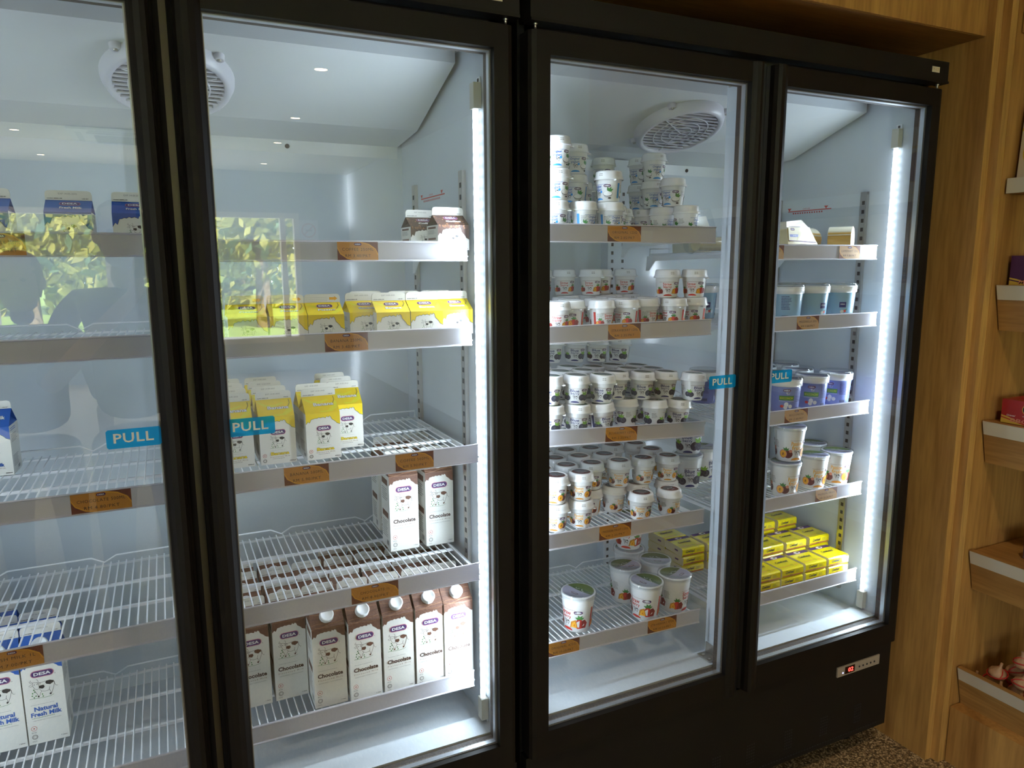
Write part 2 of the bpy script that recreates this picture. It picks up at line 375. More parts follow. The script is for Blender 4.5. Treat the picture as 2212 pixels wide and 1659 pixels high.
    if flavour == 'coffee':
        rr = random.Random(3)
        for i in range(34): ra.ell(rr.uniform(-.033, .033), rr.uniform(.002, L - .002), .0028, .0019, 'brown' if i % 2 else 'caramel', 1, 8, rot=rr.uniform(0, 3))
        for i in range(30): sx_ = rr.uniform(-.032, .032); a.ell(sx_, bh - rr.uniform(.001, .006), .0026, .0018, 'brown' if i % 2 else 'caramel', 2, 8, rot=rr.uniform(0, 3))
    if flavour == 'chocolate':
        for k in range(3): ra.stroke([(-.034 + .068 * i / 8, .008 + k * .011 + .002 * math.sin(i * .9 + k)) for i in range(9)], .0014, 'caramel' if k != 1 else 'dbrown', 1)
    if bh < .08:
        ra.logo(.002, L * .68, .032); nm = {'banana': 'Pisang' if malay else 'Banana', 'milk': 'Fresh Milk', 'coffee': 'Coffee', 'chocolate': 'Chocolate'}[flavour]
        ra.text(nm, .004, L * .36, .034, .0072, 'black', 2, bold=.06); ra.text(nm, .004, L * .36, .0335, .0066, 'white', 3, bold=.03)
    elif bh < .15:
        ra.text({'banana': 'Banana', 'milk': 'Fresh Milk'}.get(flavour, 'Coffee'), .006, L * .5, .042, .009, 'black', 2, bold=.06)
        ra.text({'banana': 'Banana', 'milk': 'Fresh Milk'}.get(flavour, 'Coffee'), .006, L * .5, .0415, .0084, 'white', 3, bold=.03)
    fa = Art()
    if malay:
        fa.poly([(.014, .005), (.024, .005), (.024, .003), (.030, .0075), (.024, .012), (.024, .010), (.014, .010)], 'amber', 1)
        for zz in (.003, .0065, .010): fa.stroke([(-.033, zz), (.01, zz)], .0003, 'lgrey', 1)
    else:
        fa.text('EXP 14-05-2025', -.001, fh * .66, .028, .0028, 'grey', 2); fa.text('GUNA SEBELUM', -.021, fh * .18, .022, .0016, 'black', 2, bold=.03); fa.text('USE BY', .025, fh * .18, .010, .0016, 'black', 2, bold=.03)
    sb = Art()   # left side panel
    if flavour in ('chocolate', 'coffee'):
        sb.rect(-.026, bh * .86, .022, bh * .94, 'brown', 1); sb.rect(-.026, bh * .42, .022, bh * .5, 'brown', 1)
    sb.para(-.026, bh * .80, .048, 6, bh * .03, 'grey', 1, 11); sb.para(-.026, bh * .36, .048, 8, bh * .03, 'grey', 1, 12)
    if flavour == 'milk': sb.para(-.026, bh * .93, .048, 2, bh * .04, 'blue', 1, 13)
    for i in range(9): sb.rect(.004 + i * .0018, bh * .05, .0048 + i * .0018, bh * .12, 'black', 1)
    lb = MB()
    a.to(lb, lambda u, v, l: (u, -h - l * EPS, v))
    nrm = Vector((0, -rh, h)).normalized()
    ra.to(lb, lambda u, v, l: (u, -h + v * h / L + nrm.y * l * EPS, z1 + v * rh / L + nrm.z * l * EPS))
    fa.to(lb, lambda u, v, l: (u, -e - l * EPS, z2 + v))
    sb.to(lb, lambda u, v, l: (-h - l * EPS, -u, v))
    sb.to(lb, lambda u, v, l: (h + l * EPS, u, v))
    lb.build('printed_artwork', t)
    if cap:
        c = MB(); cw = mat('white_cap_plastic', (.80, .82, .82), .3)
        ridges = lambda an: 1 + .012 * math.cos(36 * an)
        c.lathe([(.0150, 0), (.0150, .002), (.0146, .0025), (.0146, .011), (.0135, .0125), (.0115, .0125), (.0110, .0118), (0, .0118)], cw, 36, rf=ridges)
        co = c.build('screw_cap', t)
        co.matrix_local = Matrix.Translation((0, -h * .52, z1 + rh * .48)) @ nrm.to_track_quat('Z', 'Y').to_matrix().to_4x4()
    return t

# ------------------------------------------------------------------ cups
def leaf(a, x, y, s_, rot, c='green', L=2):
    a.poly([(x + s_ * (p * math.cos(rot) - q * math.sin(rot)), y + s_ * (p * math.sin(rot) + q * math.cos(rot))) for p, q in ((0, 0), (.35, .28), (1, 0), (.35, -.28))], c, L)
def fruit(a, kind, x, y, s_):
    if kind == 'blueberry':
        a.ell(x - s_ * .45, y, s_ * .62, s_ * .58, 'bberry'); a.ell(x + s_ * .35, y - s_ * .05, s_ * .68, s_ * .6, 'navy', 2); a.ring(x + s_ * .35, y - s_ * .02, s_ * .34, s_ * .09, 'lace', 3, 10)
        a.ell(x - s_ * .4, y + s_ * .1, s_ * .2, s_ * .16, 'lace', 3, 8)
        for r_ in (.6, 1.2, 2.2): leaf(a, x, y + s_ * .4, s_ * .85, r_, 'lgreen', 4)
    elif kind == 'strawberry':
        a.poly([(x - s_ * 1.0, y - s_ * .55), (x - s_ * .85, y + s_ * .2), (x - s_ * .3, y + s_ * .45), (x - s_ * .05, y - s_ * .6)], 'orange', 1)
        a.poly([(x - s_ * .8, y - s_ * .45), (x - s_ * .7, y + s_ * .05), (x - s_ * .35, y + s_ * .25), (x - s_ * .2, y - s_ * .5)], 'amber', 2)
        a.poly([(x - s_ * .55, y - s_ * .2), (x - s_ * .1, y + s_ * .62), (x + s_ * .35, y + s_ * .5), (x + s_ * .35, y - s_ * .55), (x - s_ * .1, y - s_ * .6)], 'red', 3)
        a.poly([(x + s_ * .1, y - s_ * .55), (x + s_ * .25, y + s_ * .3), (x + s_ * .7, y + s_ * .5), (x + s_ * 1.0, y + s_ * .1), (x + s_ * .85, y - s_ * .5)], 'dred', 4)
        for r_ in (.3, 1.0, 1.9, 2.7): leaf(a, x + s_ * .1, y + s_ * .55, s_ * .55, r_, 'green', 5)
    elif kind == 'passion':
        a.ell(x + s_ * .4, y - s_ * .02, s_ * .68, s_ * .6, 'maroon', 1); a.ell(x - s_ * .3, y, s_ * .56, s_ * .62, 'fleshy', 2); a.ell(x - s_ * .3, y, s_ * .44, s_ * .5, 'amber', 3); a.ell(x - s_ * .28, y, s_ * .2, s_ * .28, 'orange', 4, 8)
        a.ell(x - s_ * .28, y + s_ * .05, s_ * .07, s_ * .09, 'black', 5, 6); a.ell(x - s_ * .38, y - s_ * .12, s_ * .06, s_ * .08, 'black', 5, 6)
        a.ell(x + s_ * .75, y + s_ * .45, s_ * .24, s_ * .24, 'fleshy', 2, 8)
        for r_ in (.7, 1.5, 2.3): leaf(a, x + s_ * .1, y + s_ * .5, s_ * .6, r_, 'green', 5)
    else:
        a.ell(x, y, s_ * .8, s_ * .52, 'lgrey', 1, a0=PI, a1=2 * PI); a.ell(x, y, s_ * .82, s_ * .42, 'navy', 2); a.ell(x, y + s_ * .03, s_ * .76, s_ * .38, 'white', 3)
        a.stroke([(x - s_ * .8, y), (x - s_ * .5, y - s_ * .5), (x, y - s_ * .68), (x + s_ * .5, y - s_ * .5), (x + s_ * .8, y)], s_ * .05, 'grey', 2)
        a.ell(x + s_ * .35, y - s_ * .72, s_ * .3, s_ * .14, 'black', 3, 8)
        for r_ in (.5, 1.1, 1.9): leaf(a, x + s_ * .2, y + s_ * .35, s_ * .85, r_, 'green', 4)
def cup_art(kind, H, R, big):
    G = 1.22 if big else 1.0
    """unrolled sleeve; u along the circumference, v up"""
    a = Art(); C = 2 * PI * R; k = H / .055
    tc = {'blueberry': 'dblue', 'strawberry': 'red', 'passion': 'amber', 'original': 'blue'}[kind]
    bc = {'blueberry': 'dblue', 'strawberry': 'red', 'passion': 'orange', 'original': 'sky'}[kind]
    words = {'blueberry': ('Blue', 'berry'), 'strawberry': ('Straw', 'berry'), 'passion': ('Passion', 'fruit'), 'original': ('Original', 'yogurt')}[kind]
    for rep in (0, 1):
        o = rep * C / 2
        top = H * .80
        a.stroke([(o - .022 + i * .0055, top) for i in range(9)], .0006, 'caramel' if kind != 'original' else 'blue', 1)
        a.text(words[0], o - R * .10, H * .68, R * .78, H * .16, tc, 2, bold=.012, wob=.0003)
        a.text(words[1], o - R * .06, H * .51, R * .74, H * .16, tc, 2, bold=.012, wob=.0003)
        a.logo(o + R * .78, H * .72, R * .58, 'dred')
        fruit(a, kind, o + R * .82, H * (.30 if big else .32), R * .50 * G)
        a.cow(o - R * .02, H * .29, R * .50, 'black', 'black', False, lw=.035)
        if kind == 'original': a.ell(o + R * .25, H * .42, .0028, .0028, 'sky', 2, 10)
        fruit(a, kind if kind != 'original' else 'none', o - R * .90, H * (.26 if big else .28), R * .42 * G)
        a.ell(o - .001, H * .02, R * .42, H * .10, bc, 1, 10, 0, PI)
    s_ = C / 4 + R * .22
    a.rect(s_ - .003, H * .10, s_ + .003, H * .86, bc, 1, 2)
    a.text('100% Fresh', s_, H * .5, .0035, H * .6, 'white', 2) if False else None
    a.para(s_ + .006, H * .74, R * .62, 8, H * .055, 'grey', 1, 2)
    a.para(-C / 4 - R * .25, H * .74, R * .5, 6, H * .05, 'grey', 1, 8)
    for i in range(8): a.rect(s_ + .008 + i * .0012, H * .12, s_ + .0086 + i * .0012, H * .26, 'black', 1)
    return a
CUPM = mat('white_cup_plastic', (.80, .80, .79), .32, 0, .5, coat=.2)
LIDM = mat('white_lid_plastic', (.78, .79, .80), .26, 0, .5, coat=.3)
def wrap(a, mb, r0, r1, H, z0, Rr):
    """cone of revolution: front of the label faces -y"""
    def f(u, v, l):
        r = r0 + (r1 - r0) * (v / H) + .0003 + l * EPS
        t = -PI / 2 + u / Rr
        return (r * math.cos(t), r * math.sin(t), z0 + v)
    a.to(mb, f)
def make_small_cup(kind):
    t = empty('small_yogurt_cup')
    b = MB(); H = .050
    b.lathe([(0, .0015), (.021, .0015), (.0225, 0), (.0238, .0015), (.0245, .004), (.0300, H), (.0312, H + .001), (.0312, H + .003), (.030, H + .004)], CUPM, 32, cap0=False, cap1=False)
    b.build('cup_body', t)
    a = cup_art(kind, .044, .0272, False); lb = MB(); wrap(a, lb, .0248, .0296, .044, .004, .0272); lb.build('printed_artwork', t)
    l = MB(); nub = lambda an: 1
    l.lathe([(.0318, H - .001), (.0345, H - .0005), (.0345, H + .002), (.0325, H + .0045), (.0318, H + .0075), (.0308, H + .016), (.0285, H + .0195), (.0245, H + .0200), (.0238, H + .0185), (0, H + .0185)], LIDM, 36, cap0=False)
    l.box((.026, -.008, H - .0035), (.0375, .0, H - .0005), LIDM)
    lo = l.build('lid', t)
    d = MB(); da = Art(); da.ell(0, 0, .0225, .0225, {'blueberry': 'dgreen', 'passion': 'maroon', 'strawberry': 'olive', 'original': 'dgreen'}[kind], 1, 24)
    da.ell(0, .006, .020, .012, 'lace', 2, 16); da.stroke([(-.012, -.002), (-.004, .003), (.004, -.003), (.012, .002)], .002, 'lgrey', 3); da.text('DESA', 0, -.010, .014, .004, 'lav', 3, bold=.02)
    da.to(d, lambda u, v, l_: (u, v, H + .0186 + l_ * EPS))
    dc = Art(); dc.para(-.006, .010, .010, 2, .0035, 'grey', 1, 5)
    def f(u, v, l_): r = .0322 - v * .09 + l_ * EPS; tt = -PI / 2 + .35 + u / .03; return (r * math.cos(tt), r * math.sin(tt), H + .002 + v)
    dc.to(d, f)
    d.build('lid_print', lo)
    return t
def make_big_cup(kind):
    t = empty('large_yogurt_cup'); b = MB(); H = .090
    b.lathe([(0, .002), (.030, .002), (.032, 0), (.0335, .002), (.0425, H), (.0425, H + .004), (.0445, H + .0045), (.0445, H + .008), (.0435, H + .009), (.0415, H + .009)], CUPM, 36, cap0=False)
    b.build('cup_body', t)
    a = cup_art(kind, .074, .039, True); lb = MB(); wrap(a, lb, .0340, .0413, .074, .004, .039); lb.build('printed_artwork', t)
    l = MB()
    l.lathe([(.0450, H - .001), (.0470, H), (.0470, H + .003), (.0465, H + .010), (.0455, H + .0125), (.0440, H + .0128), (.0430, H + .0115), (0, H + .0115)], CLEAR, 40, cap0=False, cap1=False)
    lo = l.build('clear_lid', t)
    d = MB(); da = Art(); da.ell(0, 0, .0405, .0405, 'lav', 1, 32)
    da.ell(0, 0, .0395, .0395, 'grass', 2, 20, 0.12, PI - .05); da.ell(.004, .003, .036, .010, 'dgreen', 3, 14, PI * .15, PI * 1.0)
    da.stroke([(-.016, .008), (-.010, .004), (-.004, .010)], .0016, 'white', 4); da.stroke([(.002, .012), (.007, .005), (.014, .004)], .0018, 'white', 4)
    da.logo(.004, -.018, .022, 'dred', 3)
    da.to(d, lambda u, v, l_: (u, v, H + .0092 + l_ * EPS))
    d.build('lid_print', lo)
    return t
def make_tub(kind):
    t = empty('cheese_tub'); b = MB(); H = .092
    m = mat('tub_sleeve_' + kind, (.24, .42, .55) if kind == 'mozzarella' else (.17, .22, .52), .3)
    b.lathe([(0, .002), (.034, .002), (.036, 0), (.037, .002), (.0425, H * .80)], m, 36, cap0=False, cap1=False)
    b.lathe([(.0425, H * .80), (.0455, H * .81), (.0465, H), (.0455, H + .001), (.044, H + .001)], CUPM, 36, cap0=False, cap1=False)
    b.build('tub_body', t)
    a = Art(); C = 2 * PI * .040
    for rep in (0, 1):
        o = rep * C / 2
        if kind == 'bocconcini':
            a.logo(o, .062, .020, 'dred'); a.cow(o + .003, .052, .010, 'black', 'white', False, lw=.05)
            a.rect(o - .020, .034, o + .020, .047, 'green', 1, 6); a.text('BOCCONCINI', o, .0405, .034, .006, 'lemon', 2)
            a.stroke([(o - .020 + i * .005, .032) for i in range(9)], .0006, 'white', 1)
            a.ell(o, .022, .006, .007, 'white', 2); a.ell(o + .011, .017, .0055, .0055, 'cream', 2); a.ell(o - .002, .014, .0055, .0055, 'cream', 3); a.ell(o - .012, .017, .005, .004, 'red', 2)
        else:
            a.rect(o - .012, .030, o + .006, .045, 'dblue', 1, 3); a.text('DESA', o - .003, .039, .012, .0035, 'white', 2, bold=.02); a.ell(o - .004, .018, .005, .005, 'cream', 2); a.ell(o + .004, .020, .004, .004, 'red', 1); leaf(a, o + .004, .022, .008, .5)
        a.para(o + .026, .064, .026, 9, .0042, 'dblue', 1, 4)
        for i in range(10): a.rect(o + .028 + i * .0017, .006, o + .0289 + i * .0017, .014, 'black', 1)
    lb = MB(); wrap(a, lb, .0372, .0425, .072, .002, .040); lb.build('printed_artwork', t)
    l = MB(); l.lathe([(.0465, H - .004), (.0480, H - .003), (.0480, H), (.0470, H + .006), (.0455, H + .008), (.044, H + .0055), (0, H + .0045)], CLEAR, 40, cap0=False, cap1=False)
    l.build('clear_lid', t)
    return t
def make_slices():
    """pack of cheese slices: cream block, yellow film on top and front"""
    t = empty('cheese_slice_pack'); W, D, T = .082, .086, .027
    yl = mat('yellow_film', (.80, .66, .0), .2, coat=.6); cr = mat('cream_film', (.72, .62, .36), .25, coat=.5)
    b = MB(); r = .004
    prof = [(-D / 2, r), (-D / 2 + r, 0), (D / 2 - r, 0), (D / 2, r), (D / 2, T - r), (D / 2 - r, T), (-D / 2 + r, T), (-D / 2, T - r)]
    n = len(prof); vs = [(-W / 2, y, z) for y, z in prof] + [(W / 2, y, z) for y, z in prof]
    b.add(vs, [(i, (i + 1) % n, n + (i + 1) % n, n + i) for i in range(n)], yl); b.add(vs, [list(range(n))[::-1], list(range(n, 2 * n))], cr)
    b.box((-W / 2 - .001, -D / 2 + .004, .002), (-W / 2, D / 2 - .004, T - .002), cr); b.box((W / 2, -D / 2 + .004, .002), (W / 2 + .001, D / 2 - .004, T - .002), cr)
    b.build('wrapped_block', t)
    a = Art(); a.rect(-.040, .026, .040, .042, 'purple', 1); a.poly([(-.008, .024), (.006, .024), (.014, .034), (.006, .043), (-.006, .043), (-.014, .034)], 'pink', 2); a.poly([(-.007, .026), (.005, .026), (.012, .034), (.005, .041), (-.005, .041), (-.012, .034)], 'cream', 3)
    a.ell(.002, .034, .005, .004, 'black', 4, 8)
    a.text('Cowhead', -.001, .003, .046, .013, 'black', 2, bold=.03, shear=.3); a.para(-.008, -.009, .026, 1, .002, 'olive', 1, 2); a.text('12', .012, -.026, .008, .008, 'black', 2); a.rect(-.038, -.029, .005, -.026, 'orange', 1); a.rect(.02, -.029, .038, -.026, 'orange', 1)
    fa = Art(); fa.text('Cowhead', -.012, .0165, .032, .009, 'black', 2, bold=.03, shear=.3); fa.text('12', -.006, .0065, .008, .006, 'black', 2); fa.rect(-.039, .003, .039, .0075, 'dorange', 1); fa.para(.012, .017, .018, 3, .003, 'olive', 1, 3)
    sa = Art(); sa.rect(.006, .012, .022, .017, 'purple', 1)
    lb = MB(); a.to(lb, lambda u, v, l: (u, v, T + l * EPS)); fa.to(lb, lambda u, v, l: (u, -D / 2 - l * EPS, v))
    sa.to(lb, lambda u, v, l: (-W / 2 - .001 - l * EPS, -u, v)); lb.build('printed_artwork', t)
    return t

# ================================================================== THE SHOP
def struct(name, b): o = b.build(name); o['kind'] = 'structure'; return o
PLASTER = mat('cream_wall_paint', (.62, .60, .55), .8, var=.03, scale=2)
GREYWALL = mat('grey_wall_paint', (.30, .33, .35), .8, var=.05, scale=3)
CEILM = mat('ceiling_paint', (.86, .79, .64), .8, var=.02, scale=2)
def floor_mat():
    m, n, l, b = _new('pebble_resin_floor'); tc = n.new('ShaderNodeTexCoord')
    vo = n.new('ShaderNodeTexVoronoi'); vo.inputs['Scale'].default_value = 190
    l.new(tc.outputs['Object'], vo.inputs['Vector'])
    hs = n.new('ShaderNodeSeparateColor'); l.new(vo.outputs['Color'], hs.inputs[0])
    r = n.new('ShaderNodeValToRGB'); e = r.color_ramp.elements
    e[0].color = (.20, .13, .065, 1); e[1].color = (.85, .68, .44, 1); x = e.new(.45); x.color = (.46, .32, .17, 1)
    l.new(hs.outputs[0], r.inputs[0])
    r2 = n.new('ShaderNodeValToRGB'); e = r2.color_ramp.elements; e[0].position = .35; e[0].color = (1, 1, 1, 1); e[1].position = .75; e[1].color = (.25, .22, .2, 1)
    l.new(vo.outputs['Distance'], r2.inputs[0])
    mu = n.new('ShaderNodeMix'); mu.data_type = 'RGBA'; mu.blend_type = 'MULTIPLY'; mu.inputs['Factor'].default_value = 1
    l.new(r.outputs[0], mu.inputs['A']); l.new(r2.outputs[0], mu.inputs['B']); l.new(mu.outputs['Result'], b.inputs['Base Color'])
    bp = n.new('ShaderNodeBump'); bp.inputs['Strength'].default_value = .5; bp.inputs['Distance'].default_value = .003; bp.invert = True
    l.new(vo.outputs['Distance'], bp.inputs['Height']); l.new(bp.outputs[0], b.inputs['Normal']); b.inputs['Roughness'].default_value = .5
    return m
YB = -9.3; H = 2.75; XL = -4.2; XR = 2.42
b = MB(); b.box((XL, YB, -.05), (XR, .80, 0), floor_mat()); struct('floor', b)
b = MB(); b.box((XL, YB, H), (XR, .80, H + .08), CEILM); struct('ceiling', b)
b = MB(); b.box((XL, .80, 0), (XR, .88, H), PLASTER); struct('wall_back', b)
b = MB(); b.box((XR, YB, 0), (XR + .08, .88, H), PLASTER); struct('wall_right', b)
b = MB(); YW = (-8.8, -5.4)
b.box((XL - .08, YB, 0), (XL, YW[0], H), GREYWALL); b.box((XL - .08, YW[1], 0), (XL, .88, H), GREYWALL); b.box((XL - .08, YW[0], 0), (XL, YW[1], .35), GREYWALL); b.box((XL - .08, YW[0], 2.4), (XL, YW[1], H), GREYWALL); struct('wall_left', b)
# wall behind the photographer, with two wide windows
W1 = (-3.2, -.62); W2 = (-.42, 1.72); ZB, ZT = .42, 2.20
b = MB()
for x0, x1 in ((XL - .08, W1[0]), (W1[1], W2[0]), (W2[1], XR + .08)): b.box((x0, YB - .12, 0), (x1, YB, H), GREYWALL)
for x0, x1 in (W1, W2): b.box((x0, YB - .12, 0), (x1, YB, ZB), GREYWALL); b.box((x0, YB - .12, ZT), (x1, YB, H), GREYWALL)
struct('wall_front', b)
FRM = mat('cream_window_frame', (.86, .76, .64), .5); WG = glassy('window_glass', .03)
for i, (x0, x1) in enumerate((W1, W2)):
    b = MB(); f = .07
    b.box((x0, YB - .1, ZB), (x1, YB + .02, ZB + f), FRM); b.box((x0, YB - .1, ZT - f), (x1, YB + .02, ZT), FRM)
    xs = [x0 + (f / 2), x1 - f / 2] + ([x0 + (x1 - x0) * .5] if i == 0 else [x0 + .75, x1 - .22])
    for x in xs: b.box((x - f / 2, YB - .1, ZB + f), (x + f / 2, YB + .02, ZT - f), FRM)
    wo = struct('window_%d' % (i + 1), b)
    g = MB(); g.box((x0 + f, YB - .06, ZB + f), (x1 - f, YB - .054, ZT - f), WG); g.build('window_pane', wo)
b = MB(); f = .07  # unseen window added in the left wall to fill the room with daylight
for y in [YW[0] + f / 2 + (YW[1] - YW[0] - f) * i / 4 for i in range(5)]: b.box((XL - .08, y - f / 2, .35), (XL, y + f / 2, 2.4), FRM)
b.box((XL - .08, YW[0], .35), (XL, YW[1], .42), FRM); b.box((XL - .08, YW[0], 2.33), (XL, YW[1], 2.4), FRM); wo = struct('window_3', b)
g = MB(); g.box((XL - .045, YW[0] + .05, .40), (XL - .04, YW[1] - .05, 2.35), WG); g.build('window_pane', wo)
def portal(name, loc, rot, sx_, sy_):
    d = bpy.data.lights.new(name, 'AREA'); d.shape = 'RECTANGLE'; d.size = sx_; d.size_y = sy_; d.cycles.is_portal = True
    o = bpy.data.objects.new(name, d); COL.objects.link(o); o.location = loc; o.rotation_euler = rot
portal('daylight_portal', (-1.9, YB - .13, 1.27), (PI / 2, 0, 0), 2.6, 1.7); portal('daylight_portal', (.62, YB - .13, 1.27), (PI / 2, 0, 0), 2.1, 1.7)
portal('daylight_portal', (XL - .09, -7.1, 1.37), (0, -PI / 2, 0), 2.05, 3.4)
# wood surround of the fridges
b = MB(); b.box((XL, -.05, 2.065), (1.905, 0.80, H - .002), WOODV); o = struct('trim_1', b)
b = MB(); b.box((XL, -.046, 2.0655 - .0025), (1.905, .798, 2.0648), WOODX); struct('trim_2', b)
b = MB(); b.box((1.905, -.072, 0), (1.93, .80, H), WOODV); b.box((1.905, -.0724, 0), (1.93, -.072, H), WOODE); struct('trim_3', b)
b = MB(); b.box((1.93, -.095, 0), (1.955, .80, H), WOODV); b.box((1.93, -.0954, 0), (1.955, -.095, H), WOODE)
b.box((1.955, -.097, .0), (XR, -.07, H), WOODV); struct('trim_4', b)
# ceiling fittings seen mirrored in the glass, plus two added spots
def downlight(x, y, lab, p=SPOT_POWER):
    t = empty('downlight', (x, y, H), label=lab, cat='light', group='recessed ceiling spotlights')
    m = MB(); m.lathe([(.055, 0), (.055, -.006), (.045, -.008), (.042, 0)], mat('spot_trim', (.7, .68, .62), .4), 20, cap0=False, cap1=False); m.build('trim_ring', t)
    m = MB(); m.lathe([(0, -.002), (.042, -.002)], mat('warm_lamp', (1, .8, .5), .5, emit=(1, .74, .42), estr=30), 20, cap0=False, cap1=False); m.build('lamp', t)
    if p:
        ld = bpy.data.lights.new('spot', 'SPOT'); ld.energy = p; ld.color = (1, .80, .56); ld.spot_size = math.radians(120); ld.spot_blend = .7; ld.shadow_soft_size = .04
        lo = bpy.data.objects.new('spot_bulb', ld); COL.objects.link(lo); lo.parent = t; lo.location = (0, 0, -.03)
    return t
for i, (x, y, pw) in enumerate(((.97, -3.7, 0), (1.08, -5.4, 0), (1.13, -6.8, 0), (1.2, -8.5, 0), (-1.2, -7.0, 0), (-1.2, -8.7, 0), (1.02, -1.25, 1), (-1.2, -1.3, .7), (-1.2, -3.7, 0))):  # the two powered spots near the fridges are added to light wood and floor
    downlight(x, y, ['warm recessed ceiling spotlight over the right side of the shop', 'warm recessed ceiling spotlight, second from the fridges on the right', 'warm recessed ceiling spotlight, third from the fridges on the right',
                     'warm recessed ceiling spotlight nearest the window on the right', 'warm recessed ceiling spotlight beside the air conditioner', 'warm recessed ceiling spotlight nearest the window on the left',
                     'added warm ceiling spotlight right in front of the third fridge door', 'added warm ceiling spotlight in front of the leftmost fridge', 'warm recessed ceiling spotlight in the middle of the left row'][i], SPOT_POWER * pw)
t = empty('ceiling_air_conditioner', (-.3, -7.0, H), label='white square cassette air conditioner set in the shop ceiling', cat='air conditioner')
m = MB(); am = mat('ac_plastic', (.8, .8, .78), .4); m.prism([(-.45, -.45), (.45, -.45), (.45, .45), (-.45, .45)], 'z', -.03, 0, am); m.box((-.30, -.30, -.045), (.30, .30, -.03), am); m.build('panel', t)
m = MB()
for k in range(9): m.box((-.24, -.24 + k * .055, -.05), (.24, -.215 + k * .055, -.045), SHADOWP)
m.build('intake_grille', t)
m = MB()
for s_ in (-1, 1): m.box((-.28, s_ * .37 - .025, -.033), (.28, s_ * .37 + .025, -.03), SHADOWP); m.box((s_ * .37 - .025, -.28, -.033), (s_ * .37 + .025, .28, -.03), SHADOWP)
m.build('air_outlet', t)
t = empty('no_smoking_sign', (1.85, YB + .004, 1.95), label='white square sign with a red prohibition ring beside the window', cat='sign')
m = MB(); m.box((-.13, 0, -.16), (.13, .004, .16), mat('sign_card', (.6, .6, .6), .5)); m.build('card', t)
m = MB(); a = Art(); a.ring(0, .02, .10, .018, 'red', 1, 28); a.stroke([(-.065, .085), (.065, -.045)], .016, 'red', 1); a.rect(-.05, .008, .04, .028, 'black', 1)
a.to(m, lambda u, v, l: (-u, .004 + l * .001, v)); m.build('symbol', t)

# ------------------------------------------------------------------ outside: lawn and trees
m = MB(); m.box((-40, -60, -.25), (40, YB - .12, -.1), mat('grass_ground', (.14, .22, .04), .9, var=.4, scale=1.5)); g_ = m.build('lawn'); tag(g_, kind='structure')
m = MB(); m.box((-40, -16, -.1), (40, -12.5, -.09), mat('asphalt', (.16, .16, .16), .9, var=.2, scale=4)); g_ = m.build('road'); tag(g_, kind='structure')
m = MB(); m.box((-12, -12.5, -.1), (12, YB - .13, -.06), mat('pale_bounce_paving', (.62, .58, .50), .8, var=.1, scale=3)); g_ = m.build('bounce_apron'); tag(g_, kind='structure')  # pale apron added to bounce sunlight up onto the ceiling
LEAFM = [mat('leaf_a', (.20, .26, .07), .6, trans=.3), mat('leaf_b', (.38, .38, .10), .6, trans=.3), mat('leaf_c', (.08, .15, .08), .6, trans=.3)]
ORD_ = ['first', 'second', 'third', 'fourth', 'fifth']
BARK = mat('bark', (.12, .09, .06), .9, bump=.6, var=.3, scale=12)
def tree(x, y, r, h, k, lab):
    t = empty('tree', (x, y, -.1), label=lab, cat='tree', group='trees beyond the road')
    m = MB(); m.lathe([(.22, 0), (.15, h * .4), (.08, h * .75)], BARK, 10); m.tube([(0, 0, h * .35), (.5, .1, h * .55), (.9, .2, h * .75)], .06, BARK); m.tube([(0, 0, h * .4), (-.5, .2, h * .6), (-.8, .1, h * .8)], .06, BARK); m.build('trunk', t)
    c = MB(); rr = random.Random(int(x * 7 + y)); blobs = [(rr.uniform(-.6, .6) * r, rr.uniform(-.5, .5) * r, h * rr.uniform(.2, .95), rr.uniform(.4, .65) * r) for _ in range(11)]
    for bx, by, bz, br in blobs:
        for i in range(130):
            d = Vector((rr.gauss(0, 1), rr.gauss(0, 1), rr.gauss(0, 1))).normalized() * br * rr.uniform(.75, 1.05)
            p = Vector((bx, by, bz)) + d; u = Vector((rr.gauss(0, 1), rr.gauss(0, 1), rr.gauss(0, 1))).normalized(); v = u.orthogonal().normalized(); s_ = rr.uniform(.10, .24)
            c.add([p - u * s_, p + v * s_ * .6, p + u * s_, p - v * s_ * .6], [(0, 1, 2, 3)], LEAFM[(k + (rr.random() < .25)) % 3])
    c.build('crown', t)
for i, (hx, hk) in enumerate(((-10.4, 0), (-6.05, 1), (-1.7, 0), (2.65, 1), (7.0, 0))):
    t = empty('hedge', (hx, -27.5, -.1), label='tall leafy hedge section behind the trees, %s from the left in the window view' % ORD_[i], cat='hedge', group='hedge behind the trees')
    c = MB(); rr = random.Random(90 + i)
    for q in range(2600):
        px, pz = rr.uniform(-1.9, 1.9), rr.uniform(0, 1) ** .9 * (7.0 + .6 * math.sin(hx + q % 7)); p = Vector((px, rr.uniform(-.5, .5), pz)); u = Vector((rr.gauss(0, 1), rr.gauss(0, 1), rr.gauss(0, 1))).normalized(); v = u.orthogonal().normalized(); s_ = rr.uniform(.16, .34)
        c.add([p - u * s_, p + v * s_ * .6, p + u * s_, p - v * s_ * .6], [(0, 1, 2, 3)], LEAFM[(hk + (rr.random() < .3)) % 3])
    c.build('foliage', t)
    m = MB(); m.lathe([(.10, 0), (.07, 2.5), (.03, 4.5)], BARK, 8); m.build('stem', t)
